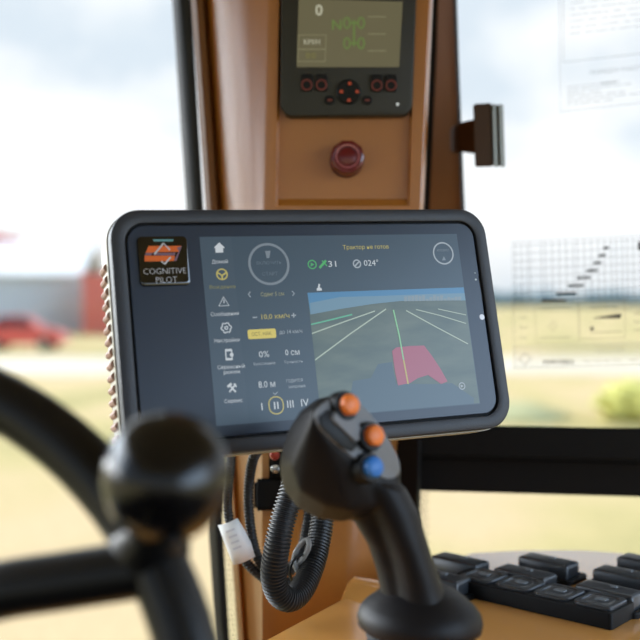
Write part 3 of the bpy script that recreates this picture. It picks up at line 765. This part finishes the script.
for k in range(24):
    a = 2 * math.pi * k / 24; r = (5.2 if (k % 4) in (0, 1) else 4.2) * PX; gp_.append((x + r * math.cos(a), y + r * math.sin(a)))
b = stroke(gp_, 1.1 * PX, Z2, None, True); ring(226.3, 327.8, 1.5, 1.0, 12, Z2, b); ui('gear_icon', b, UW)
b = stroke([u(225.5, 349.8), u(231.5, 349.5), u(232.2, 359.8), u(226.3, 360)], 1.3 * PX, Z2, None, True); stroke([u(225.5, 350.3), u(231.5, 350)], 2.2 * PX, Z2, b); stroke([u(226.2, 359.3), u(232.2, 359)], 2.2 * PX, Z2, b); poly([T(231.6 + X, 354.8 + Y, Z2) for X, Y in circle(0, 0, 2, 12)], Z3, b); ui('device_icon', b, UW)
b = stroke([u(229, 384.5), u(235.8, 392)], 1.6 * PX, Z2); stroke([u(235.8, 384), u(229.5, 392)], 1.5 * PX, Z2, b); stroke([u(227.5, 387), u(231.5, 383.5)], 2.2 * PX, Z2, b); stroke([u(234, 383.5), u(236.5, 387)], 1.4 * PX, Z2, b); ui('tools_icon', b, UW)
b = ring(269, 264, 20.3, 2.5, 48); ui('autopilot_ring', b, UDIM)
b = poly([u(265, 251), u(270.5, 250.7), u(269.4, 258), u(266.8, 258.2)], Z2); ui('ring_icon', b, UDIM)
ut('ring_lettering', [('ВКЛЮЧИТЬ', 269, 263, 3.2, 26), ('СТАРТ', 270, 274, 3.6, 16)], em('ui faint', (86, 98, 108)))
ut('offset_lettering', [('Сдвиг 5 см', 272.5, 294.2, 4, 24)], em('ui pale yellow', (140, 140, 104)))
b = stroke([u(250.3, 291.7), u(248.4, 294.4), u(250.6, 297)], .9 * PX, Z2); ui('stepper_arrow', b, UMID); b = stroke([u(292, 291), u(294.4, 293.3), u(292.6, 295.7)], .9 * PX, Z2); ui('stepper_arrow', b, UMID)
ut('speed_lettering', [('10,0 км/ч', 275, 316.5, 5, 29)], UYEL)
b = stroke([u(252.7, 317.6), u(257.2, 317.3)], 1.1 * PX, Z2); ui('minus_key', b, UMID); b = stroke([u(291.2, 315.5), u(296, 315.2)], 1.1 * PX, Z2); stroke([u(293.5, 313), u(293.8, 317.8)], 1.1 * PX, Z3, b); ui('plus_key', b, UMID)
x, y = u(262, 333.8); b = loft([z3(rr(28.5 * PX, 9.2 * PX, 2 * PX, 5, x, y), Z2)] * 1) if False else poly([(a + .00, c) for a, c in rr(29 * PX, 9.4 * PX, 2 * PX, 5, x, y)], Z2)
ui('limit_pill', b, UPILL)
ut('pill_lettering', [('ОСТ. НАК.', 262, 334, 3.6, 21)], UDARK, Z3)
ut('limit_lettering', [('до 14 км/ч', 291, 331.8, 4, 24)], UMID)
ut('value_lettering', [('0%', 264, 354.5, 6.2, 10.5), ('0 см', 292.5, 352.5, 6, 15), ('8.0 м', 267, 384.5, 6.6, 17)], UW)
ut('value_captions', [('Буксование', 264.5, 363.6, 2.8, 22), ('Точность', 293.5, 361.8, 2.8, 20), ('годится', 294.5, 380.3, 3.8, 17), ('ширина', 297, 386.3, 3, 17)], UMID)
ut('gear_lettering', [('I', 262, 407, 7.5, None), ('II', 276.3, 405.8, 7.5, 4.6), ('III', 290.4, 404.4, 7.5, 6.6), ('IV', 304.6, 403, 7.5, 8)], UW)
x, y = u(276.2, 405.3); b = stroke(rr(14.5 * PX, 16.5 * PX, 6.8 * PX, 7, x, y), 1.1 * PX, Z2, None, True); ui('gear_ring', b, UYEL)
b = stroke([u(273, 392.6), u(275.2, 394.6), u(277.6, 392)], .8 * PX, Z2); ui('chevron_mark', b, UMID)
ut('status_title', [('Трактор не готов', 366, 247.2, 4.4, 52)], UYEL)
b = ring(312.2, 264.5, 4.3, 1.2, 24); poly([u(310.8, 262.6), u(310.8, 266.5), u(314.3, 264.5)], Z2, b); stroke([u(319.5, 268), u(326, 260.5)], 2.4 * PX, Z2, b); stroke([u(322, 260.5), u(327, 266)], 1.1 * PX, Z2, b); ui('satellite_icon', b, UGR)
ut('satellite_lettering', [('31', 333, 264.2, 6.4, 8.6)], UW)
b = ring(357, 263.8, 4, 1.4, 24); stroke([u(355, 266), u(359, 261.7)], 1.5 * PX, Z2, b); ui('compass_icon', b, UMID)
ut('heading_lettering', [('024°', 371.3, 263.2, 6.4, 16.5)], UW)
b = poly([u(317, 290.8), u(322, 290.5), u(321.5, 288.2), u(319.7, 287.5), u(320.2, 284.5), u(318.6, 283.6), u(317.8, 287.7), u(316.5, 288.8)], Z2); ui('vehicle_icon', b, UW)
b = ring(443.3, 253.3, 11.6, 1.6, 36); ui('limit_ring', b, UMID)
b = poly([u(442, 260.5), u(446, 260.2), u(443.7, 256)], Z2); ui('limit_ring_mark', b, UDIM); ut('limit_ring_lettering', [('АВТОПИЛОТ', 443, 250.5, 2.4, 15)], UDIM)

# camera picture on the screen
vq = [T(308.4, 292.4, Z1), T(462.3, 287.8, Z1), T(478.5, 402, Z1), T(320, 419, Z1)]
vx0 = (vq[0][0] + vq[3][0]) / 2; vx1 = xr_ - .0005; vy1 = (vq[0][1] + vq[1][1]) / 2; vy0 = yb_ + .0006
def vid_mat():
    m = bpy.data.materials.new('camera picture'); m.use_nodes = True; nt = m.node_tree; b = nt.nodes['Principled BSDF']
    b.inputs['Base Color'].default_value = (.004, .004, .005, 1); b.inputs['Roughness'].default_value = .3
    tc = nt.nodes.new('ShaderNodeTexCoord'); mp = nt.nodes.new('ShaderNodeMapping'); mp.inputs['Scale'].default_value = (18, 60, 1)
    n = nt.nodes.new('ShaderNodeTexNoise'); n.inputs['Scale'].default_value = 1.3; n.inputs['Detail'].default_value = 4
    cr = nt.nodes.new('ShaderNodeValToRGB'); e = cr.color_ramp.elements; e[0].position = .3; e[0].color = lin((80, 98, 96)); e[1].position = .7; e[1].color = lin((104, 118, 110))
    nt.links.new(tc.outputs['Object'], mp.inputs[0]); nt.links.new(mp.outputs[0], n.inputs['Vector']); nt.links.new(n.outputs['Fac'], cr.inputs[0]); nt.links.new(cr.outputs[0], b.inputs['Emission Color'])
    b.inputs['Emission Strength'].default_value = .8
    return m
pic = obj('camera_view', poly([(vx0, vy0), (vx1, vy0), (vx1, vy1), (vx0, vy1)], Z1), vid_mat(), screen, local=True, smooth=False)
def vp(px, py, z=Z2): x, y = T(px, py, z); return (min(max(x, vx0), vx1), min(max(y, vy0), vy1))
def ps(name, b, m): return obj(name, b, m, screen, local=True, smooth=False)
b = poly([(vx0, vy1), vp(310.5, 314.5), vp(340, 309), vp(372, 304), vp(400, 301), vp(430, 300.5), vp(470, 300), (vx1, vy1)], Z2); ps('picture_sky', b, em('picture sky blue', (74, 128, 168), .85))
b = poly([vp(310, 303), vp(340, 297), vp(380, 296), vp(430, 294), vp(470, 293), vp(470, 300.3), vp(430, 300.5), vp(400, 301), vp(372, 304), vp(340, 309), vp(310.5, 314.5)], Z3); ps('picture_haze', b, em('picture haze', (106, 140, 160), .85))
random.seed(5); b = bmesh.new()
for k in range(16):
    px = 404 + k * 3.6; h = random.uniform(2, 6); poly([vp(px, 301.5 - .02 * (px - 400)), vp(px + 3, 301.5 - .02 * (px - 400)), vp(px + 3, 301 - h), vp(px, 301 - h)], Z4, b)
ps('picture_buildings', b, em('picture pale roofs', (128, 144, 152), .85))
b = bmesh.new()
for pts, wd in (([(312, 333.5), (345, 321.5), (375, 311)], 1.1), ([(315, 360), (350, 334), (386, 309)], 1.2), ([(406, 310.5), (436, 327), (468, 344)], 1.1), ([(416, 309.5), (440, 315.5), (466, 323.5)], .9), ([(438, 309), (466, 315)], .8)):
    stroke([vp(*p) for p in pts], wd * PX, Z3, b)
ps('lane_line', b, em('picture lane white', (170, 184, 168), .9))
b = stroke([vp(311, 324.5), vp(330, 320), vp(352, 314.5)], 1.3 * PX, Z3); ps('green_lane_line', b, em('picture lane green', (90, 176, 140), .9))
b = poly([vp(322, 418), vp(350, 398), vp(353, 381), vp(371, 378), (vp(378, 364)), vp(392, 362), vp(396, 384), vp(440, 384), vp(452, 383), vp(474, 398), vp(474, 404), vp(400, 412)], Z2); ps('picture_bonnet', b, em('picture bonnet shade', (72, 92, 104), .85))
b = poly([vp(392, 351), vp(396, 347.5), vp(410, 346), vp(424, 345.5), vp(432, 356), vp(440, 368), vp(447.5, 381.5), vp(441, 384), (vp(428, 375)), vp(418, 378), vp(410, 383), vp(398, 385.5), vp(395, 372)], Z3); ps('red_zone', b, em('picture red zone', (156, 84, 102), .9))
b = stroke([vp(393.3, 310), vp(399, 335), vp(403.5, 360)], 1.5 * PX, Z4); ps('guide_line', b, em('picture guide green', (130, 190, 140), .9))
b = stroke([vp(403.5, 360), vp(408, 384)], 1.6 * PX, Z4); ps('guide_line_end', b, em('picture guide yellow', (176, 168, 96), .9))
b = ring(462, 386, 3.4, 1.0, 20, Z4); poly([T(460.5, 384.5, Z4), T(463.6, 386, Z4), T(460.8, 387.6, Z4)], Z4, b); ps('picture_button', b, UMID)

# ------------------------------------------------------------------ mounting bracket behind the tablet
t = empty('mounting_bracket', P(275, 500, .9), 'black mounting bracket with two bolts behind the tablet below its edge', 'bracket')
b = loft([[P(254, 479, .865), P(254, 511, .865), P(254, 511, .918), P(254, 479, .918)], [P(316, 475, .865), P(316, 508, .865), P(316, 508, .912), P(316, 475, .912)]])
arm = obj('bracket_body', bevel_all(b, .003), BLACKFRAME, t)
b = loft([[P(269, 380, .80), P(269, 482, .868), P(269, 482, .90), P(269, 380, .84)], [P(300, 380, .80), P(300, 482, .868), P(300, 482, .90), P(300, 380, .84)]])
obj('bracket_arm', bevel_all(b, .003), BLACKFRAME, t)
for px, py, m_ in ((275, 455, REDBOLT), (276, 468.5, STEEL)):
    dd = .80 + .068 * (py - 380) / 102
    obj('bolt', lathe([(.0045, -.002), (.0045, .003), (.0036, .0055), (.0012, .0062)], P(px, py, dd), Vector((0, -1, .1)), 14), m_, t)

# ------------------------------------------------------------------ hoses
def hose(name, pts, r, label, ribs=True, cat='hose'):
    path = catmull([P(*p) for p in pts], 14)
    if ribs: b = ribbed(path, r)
    else: b = sweep(resample(path, .004), lambda i: r, 12)
    return props(obj(name, b, HOSE), label, cat)
hose('ribbed_hose', [(312, 430, .80), (303, 458, .775), (293, 488, .757), (283, 520, .75), (276.5, 550, .748), (273.5, 575, .752), (278, 592, .758), (288, 599, .766), (299, 593, .778), (309, 575, .795), (317, 550, .81), (322, 522, .82), (324, 495, .826), (322, 465, .83)], .0100, 'thick black corrugated hose looping down beside the joystick')
hose('ribbed_hose', [(318, 440, .86), (314, 480, .856), (309, 520, .852), (303, 550, .848), (294, 566, .845), (282, 570, .845), (270, 560, .846)], .0058, 'thinner corrugated hose hanging inside the thick hose loop')
hose('ribbed_hose', [(268, 440, .83), (255, 455, .835), (250, 475, .84), (248.5, 500, .84), (251, 530, .838), (257, 556, .835), (268, 572, .832), (286, 582, .83), (300, 580, .83)], .0046, 'slim black corrugated hose hanging left of the bracket')
hose('cable', [(234, 440, .83), (231, 460, .832), (228, 490, .834), (228.5, 515, .834), (235, 542, .834), (247, 563, .834), (262, 577, .838), (278, 586, .842), (294, 588, .844)], .0042, 'black cable with a white label sleeve nearest the pillar edge', cat='cable')
cab = [o for o in COL.objects if o.name == 'cable'][0]
# label folded round the cable
pa, pb = P(228, 522, .829), P(245, 566, .829)
ax = (pb - pa).normalized(); sd = ax.cross(Vector((0, 1, 0))).normalized(); nn = ax.cross(sd)
b = bmesh.new(); L = []
for tt, wl, wr in ((0, .0085, .009), (.3, .0105, .009), (.62, .0115, .009), (.9, .0105, .0088)):
    c = pa.lerp(pb, tt); L.append([c + sd * wl + Vector((0, .001, 0)), c + sd * wl * .5 - Vector((0, .002, 0)), c - Vector((0, .0035, 0)), c - sd * wr * .5 - Vector((0, .002, 0)), c - sd * wr + Vector((0, .001, 0))])
loft(L, closed=False, bm=b)
lb = obj('label_sleeve', b, TAG, cab); lb.modifiers.new('thick', 'SOLIDIFY').thickness = .0008
b = bmesh.new()
for k in range(4):
    c = pa.lerp(pb, .14 + .13 * k) - Vector((0, .0052, 0)); b_ = [c + sd * .004, c - sd * .0035, c - sd * .0035 + ax * .0018, c + sd * .004 + ax * .0018]
    b.faces.new([b.verts.new(p) for p in b_])
obj('label_print', b, TAGINK, lb)
# loops of pale sleeve and a tie
path = catmull([P(*p) for p in ((292, 566, .80), (302, 560, .797), (309, 546, .797), (306, 540, .80), (298, 548, .80), (294, 560, .798), (300, 574, .795), (311, 572, .80))], 12)
props(obj('cable_sleeve', sweep(path, lambda i: .0021, 10), TIE), 'pale grey sleeve bundle tied inside the hose loop', 'sleeve')
path = [P(303 + 13 * math.cos(a), 572 + 17 * math.sin(a), .806 + .018 * math.sin(a + 1)) for a in [2 * math.pi * k / 40 for k in range(41)]]
props(obj('cable_tie', sweep(path, lambda i: .0011, 8), BLK), 'thin black cable tie around the hoses below the bracket', 'cable tie')

# ------------------------------------------------------------------ console
ZC = EYE - .25
top = [(-.215, .44), (-.04, .735), (.017, .833), (.045, .865), (.09, .90), (.118, .955), (.15, .988), (.2, .999), (.26, 1.0), (.32, .982), (.40, .945), (.47, .90), (.50, .84), (.50, .44)]
t = empty('armrest_console', Vector((.15, .7, ZC - .16)), 'glossy caramel armrest console carrying the joystick and the black switches', 'console')
def cl(z, ins):
    cx, cy = .17, .72; return [Vector((x + (cx - x) * ins, y + (cy - y) * ins, z)) for x, y in top]
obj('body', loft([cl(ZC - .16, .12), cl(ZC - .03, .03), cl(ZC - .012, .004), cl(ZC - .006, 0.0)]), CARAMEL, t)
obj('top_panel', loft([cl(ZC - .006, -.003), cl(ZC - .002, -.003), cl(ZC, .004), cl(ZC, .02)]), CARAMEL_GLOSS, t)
# raised lip beside the pillar
b = loft([[P(338, 604, .835), P(348, 580, .86), P(352, 575, .875), P(356, 604, .90)], [P(392, 612, .80), P(396, 588, .825), P(398, 582, .845), P(398, 604, .87)]])
obj('raised_lip', bevel_all(b, .003), CARAMEL_GLOSS, t)

def up(px, py, z):
    d = (EYE - z) * F / (py - 300); return Vector(((px - 320) / F * d, d, z))
# switch panel
ang = math.radians(-37)
uu = Vector((math.cos(ang), math.sin(ang), 0)); vv = Vector((-math.sin(ang), math.cos(ang), 0))
p1 = up(484, 575.6, ZC + .0145); p4 = up(600.6, 600.5, ZC + .0145); mid = (p1 + p4) / 2; LB = (p4 - p1).length
ang = math.atan2((p4 - p1).y, (p4 - p1).x); uu = Vector((math.cos(ang), math.sin(ang), 0)); vv = Vector((-math.sin(ang), math.cos(ang), 0))
M = Matrix.Translation(Vector((mid.x, mid.y, ZC + .0004))) @ Matrix.Rotation(ang, 4, 'Z')
t = empty('switch_panel', M, 'low black panel with four square push switches in a row on the console', 'switch panel')
obj('housing', plate(LB + .046, .042, .003, 0, .0125, .0015, cx=-.004, n=4), SWITCHBASE, t, local=True)
for k in range(4):
    x = -LB / 2 + LB * k / 3
    s = obj('push_switch', loft([z3(rr(.0325, .034, .006, 5, x, 0), .0122), z3(rr(.0325, .034, .006, 5, x, 0), .0142), z3(rr(.031, .0325, .0055, 5, x, 0), .0152), z3(rr(.025, .026, .006, 5, x, 0), .0152), z3(rr(.0235, .0245, .006, 5, x, 0), .0143), z3(rr(.021, .022, .006, 5, x, 0), .0143), z3(rr(.019, .02, .006, 5, x, 0), .0150), z3(rr(.0165, .0175, .005, 5, x, 0), .0150)]), SWITCH, t, local=True)
    obj('lens', plate(.010, .0075, .002, .0149, .0156, .0004, x, .001), LENS, s, local=True)

# rocker switches
RL, RW = .050, .0235
def make_rocker():
    t = empty('rocker_switch', Matrix.Identity(4))
    obj('surround', loft([z3(rr(RL + .012, RW + .0125, .006), 0), z3(rr(RL + .012, RW + .0125, .006), .003), z3(rr(RL + .010, RW + .0105, .005), .0042), z3(rr(RL + .003, RW + .003, .003), .0042), z3(rr(RL + .003, RW + .003, .003), .002)]), SWITCHBASE, t, local=True)
    def rl(z0, z1, ins, zz=0, sy=1.0):
        out = []
        for x, y in inset_rr(RL, RW, .0025, ins, 4):
            y *= sy
            k = x / (RL / 2); out.append(Vector((x, y, z0 + zz - .0020 * k * k - .0004 * k)))
        return out
    bm = bmesh.new(); loops = [z3(rr(RL, RW, .0025, 4), .002), rl(.0155, 0, 0), rl(.0170, 0, .0008), rl(.0175, 0, .0024), rl(.0175, 0, .0034), rl(.0175, 0, .0034, 0, .5), rl(.0175, 0, .0034, 0, .03)]
    # lengthwise strips keep the curved top smooth
    loft(loops, bm=bm, cap1=False)
    n = 5 * 4; bm.verts.ensure_lookup_table(); R = bm.verts[-n:]
    bm.faces.new(R)
    r = obj('rocker', bm, SWITCH, t, local=True, sharp=50)
    obj('symbol', plate(.006, .0045, .001, .0168, .0178, .0002, .004, 0), LENS, r, local=True)
    return t
spots = [(606, 587.5, .0, 'front'), (622, 571.5, 0, 'mid'), (645, 559, 0, 'back'), (545, 558.5, 0, 'b'), (521.5, 570.5, 0, 'b2'), (456, 558, 0, 'a'), (436, 574.5, 0, 'a2')]
labels = ['charcoal rocker switch beside the right end of the push-switch panel', 'charcoal rocker switch second in the right-hand row, behind the frontmost one', 'charcoal rocker switch at the back of the right-hand row by the window',
          'charcoal rocker switch in the middle column nearest the console rear edge', 'charcoal rocker switch directly behind the push-switch panel', 'charcoal rocker switch right of the joystick stalk at the console rear', 'charcoal rocker switch half hidden behind the joystick stalk']
r0 = make_rocker()
for i, (px, py, _, nm) in enumerate(spots):
    o = r0 if i == 0 else copy_tree(r0)
    p = up(px, py, ZC + .0172) + vv * .006
    o.matrix_world = Matrix.Translation(Vector((p.x, p.y, ZC + .0002))) @ Matrix.Rotation(ang, 4, 'Z')
    props(o, labels[i], 'switch', 'rocker switches on the console')

# ------------------------------------------------------------------ joystick
JB = P(420, 612, .615)
t = empty('joystick', Vector((JB.x, JB.y, ZC)), 'black joystick with orange and blue thumb buttons on the console', 'joystick')
pn_ = Vector((.60, -.76, .25)).normalized(); pc = P(357, 437, .588)
def JP(px, py, h=0.0):
    r = Vector(((px - 320) / F, 1.0, (300 - py) / F)); k = (pc + pn_ * h - CAM).dot(pn_) / r.dot(pn_); return CAM + r * k
pl = [(322, 400), (338, 394), (351, 396), (366, 408), (382, 428), (396, 452), (402, 468), (399, 478), (389, 482), (376, 477), (348, 456), (322, 434), (312, 420), (313, 409)]
plate3 = [JP(*p) for p in pl]
head = plate3 + [P(300, 411, .602), P(288, 430, .606), P(281, 450, .610), P(279, 468, .612), P(283, 490, .614), (P(297, 508, .612)), P(318, 519, .608), P(343, 522, .602)] + \
    [P(296, 440, .588), P(292, 465, .588), P(300, 490, .588), P(325, 505, .586), P(350, 510, .586), P(375, 508, .590), P(400, 492, .602)] + \
    [P(318, 398, .626), P(300, 425, .634), P(296, 470, .634), P(310, 505, .628), P(345, 405, .63), P(375, 440, .636), P(385, 470, .632), P(390, 500, .622), P(350, 520, .618)]
def ell(px, py, d, wx, wy, tilt=0.25, n=18):
    c = P(px, py, d); return [c + Vector((math.cos(2 * math.pi * k / n) * wx, math.sin(2 * math.pi * k / n) * wy, -math.cos(2 * math.pi * k / n) * wx * tilt)) for k in range(n)]
def stack(lst): return loft([ell(*a) for a in lst])
kpx = .0006
front = stack([(379, 480, .606, 27 * kpx, .018), (391, 505, .606, 28 * kpx, .0182), (402, 532, .606, 24.5 * kpx, .018), (412, 560, .607, 23.5 * kpx, .0185), (419, 585, .608, 26 * kpx, .019), (424, 605, .609, 31 * kpx, .021), (424, 630, .612, 34 * kpx, .024)])
rear = stack([(352, 490, .612, 26 * kpx, .016), (371, 522, .614, 20 * kpx, .015), (385, 548, .615, 18 * kpx, .0145), (393, 572, .615, 18 * kpx, .0145), (399, 595, .614, 19 * kpx, .015), (402, 620, .614, 24 * kpx, .017)])
grip = hull_remesh([head, front, rear], 'grip', GRIP, t, voxel=.0011, smooth=34, fac=.5)
# button plate
ctr = sum(plate3, Vector()) / len(plate3)
def pl_loop(h, k): return [ctr + (p - ctr) * k + pn_ * h for p in plate3]
def smooth_loop(L, it=2):
    for _ in range(it):
        L2 = []
        for a, c in zip(L, L[1:] + L[:1]): L2 += [a * .75 + c * .25, a * .25 + c * .75]
        L = L2
    return L
bp = obj('button_plate', loft([smooth_loop(pl_loop(-.006, .95)), smooth_loop(pl_loop(.0006, .96)), smooth_loop(pl_loop(.0012, .94))]), GRIPPLATE, t, sharp=40)
xa, ya_, za = frame_of(pn_)
for px, py, m_, lab in ((341.5, 407, ORANGE, 'upper orange thumb button'), (366, 437.5, ORANGE, 'lower orange thumb button'), (365, 468.5, BLUE, 'blue thumb button')):
    c = JP(px, py)
    k = obj('button', lathe([(.0062, .005), (.0062, .0088), (.0056, .0102), (.0034, .0112), (.001, .0115)], c, pn_, 28), m_, t); k['label'] = lab
    obj('button_collar', lathe([(.0093, -.002), (.0090, .0040), (.0082, .0058), (.0063, .0060)], c, pn_, 28), BLK, k)
# thumb rocker in a black well, stretched left and down as its shadow
rk = [(324, 413), (334, 408), (362, 437), (353, 449), (346, 445)]
w3 = [JP(*p) for p in [(324, 411), (333, 409), (357, 433), (357, 444), (350, 452), (340, 448), (319, 427), (317, 417)]]
wc = sum(w3, Vector()) / len(w3)
obj('thumb_rocker_well_shadow', loft([[p + pn_ * -.001 for p in w3], [p + pn_ * .0022 for p in w3], [wc + (p - wc) * .93 + pn_ * .0026 for p in w3]]), BLK, t)
w4 = [JP(*p) for p in [(331, 411), (340, 410), (361, 433), (359, 440), (351, 443), (327, 420)]]
wc = sum(w4, Vector()) / len(w4)
obj('thumb_rocker', loft([[p + pn_ * .001 for p in w4], [p + pn_ * .0036 for p in w4], [wc + (p - wc) * .9 + pn_ * .0046 for p in w4]]), GRIPPLATE, t, sharp=20)
# skirt and boot at the foot
ax = Vector((.05, .04, 1)).normalized()
foot = P(420, 612, .615)
obj('skirt', lathe([(.018, .016), (.0245, .0125), (.029, .009), (.034, .005), (.0372, .001), (.0387, -.004), (.0378, -.009), (.0345, -.0115), (.030, -.012)], foot, ax, 48), GRIP, t, sharp=60)
hgt = foot.z - ZC
bo = [(.0300, -.010)]
for k in range(6):
    z = -.014 - (hgt - .016) * k / 6; z2 = -.014 - (hgt - .016) * (k + .5) / 6
    bo += [(.0335 + .0012 * k, z), (.029 + .0012 * k, z2)]
bo += [(.042, -(hgt - .001)), (.042, -hgt + .0002)]
obj('boot', lathe(bo, foot, Vector((0, 0, 1)), 40), RUBBER, t, sharp=60)

# ------------------------------------------------------------------ steering wheel
wc = P(-250, 800, .40); 
KP = P(166, 478, .40)
nrm = Vector((-.06, -.93, .36)).normalized()
t = empty('steering_wheel', wc, 'black steering wheel with a spinner knob in the near corner', 'steering wheel')
# rim through the pixel path seen, closed as a circle
R = None
xw, yw, nw = frame_of(nrm)
def onplane(px, py):
    r = Vector(((px - 320) / F, 1.0, (300 - py) / F)); k = (wc - CAM).dot(nrm) / r.dot(nrm); return CAM + r * k
ref = onplane(97, 476); R = (ref - wc).length
ring_ = [wc + (xw * math.cos(2 * math.pi * k / 96) + yw * math.sin(2 * math.pi * k / 96)) * R for k in range(97)]
RT = .0135
b = bmesh.new(); L = []
for k in range(96):
    a = 2 * math.pi * k / 96; rd = xw * math.cos(a) + yw * math.sin(a)
    L.append([wc + rd * (R + RT * math.cos(s)) + nw * RT * math.sin(s) for s in [2 * math.pi * q_ / 18 for q_ in range(18)]])
L.append(L[0]); loft(L, False, False, b); bmesh.ops.remove_doubles(b, verts=b.verts[:], dist=1e-6)
obj('rim', b, WHEEL, t, sharp=80)
obj('hub', lathe([(.05, -.02), (.055, .0), (.05, .016), (.03, .024), (.005, .026)], wc, nw, 40), WHEEL, t)
rimp = onplane(163, 566)
hubp = wc + nw * .004
for tgt, mids in ((rimp, [onplane(-130, 640), onplane(-20, 596), onplane(70, 580)]), (wc - xw * R, [wc - xw * R * .5]), (wc - yw * R, [wc - yw * R * .5])):
    path = catmull([hubp] + mids + [tgt], 10)
    obj('spoke', sweep(resample(path, .008), lambda i: .0125, 14), WHEEL, t)
# spinner knob
kn = Vector((.05, -.62, .78)).normalized()
base = onplane(150, 548); kc = KP
ax = (kc - base).normalized()
obj('knob_clamp', lathe([(.016, -.012), (.0175, -.004), (.0165, .006), (.012, .012), (.0105, (kc - base).length)], base, ax, 28), WHEEL, t)
obj('spinner_knob', lathe([(.010, -.022), (.0175, -.019), (.0234, -.011), (.0258, -.001), (.0252, .0075), (.0222, .0152), (.0168, .0205), (.009, .0234), (.002, .024)], kc, ax, 44), KNOB, t, sharp=80)
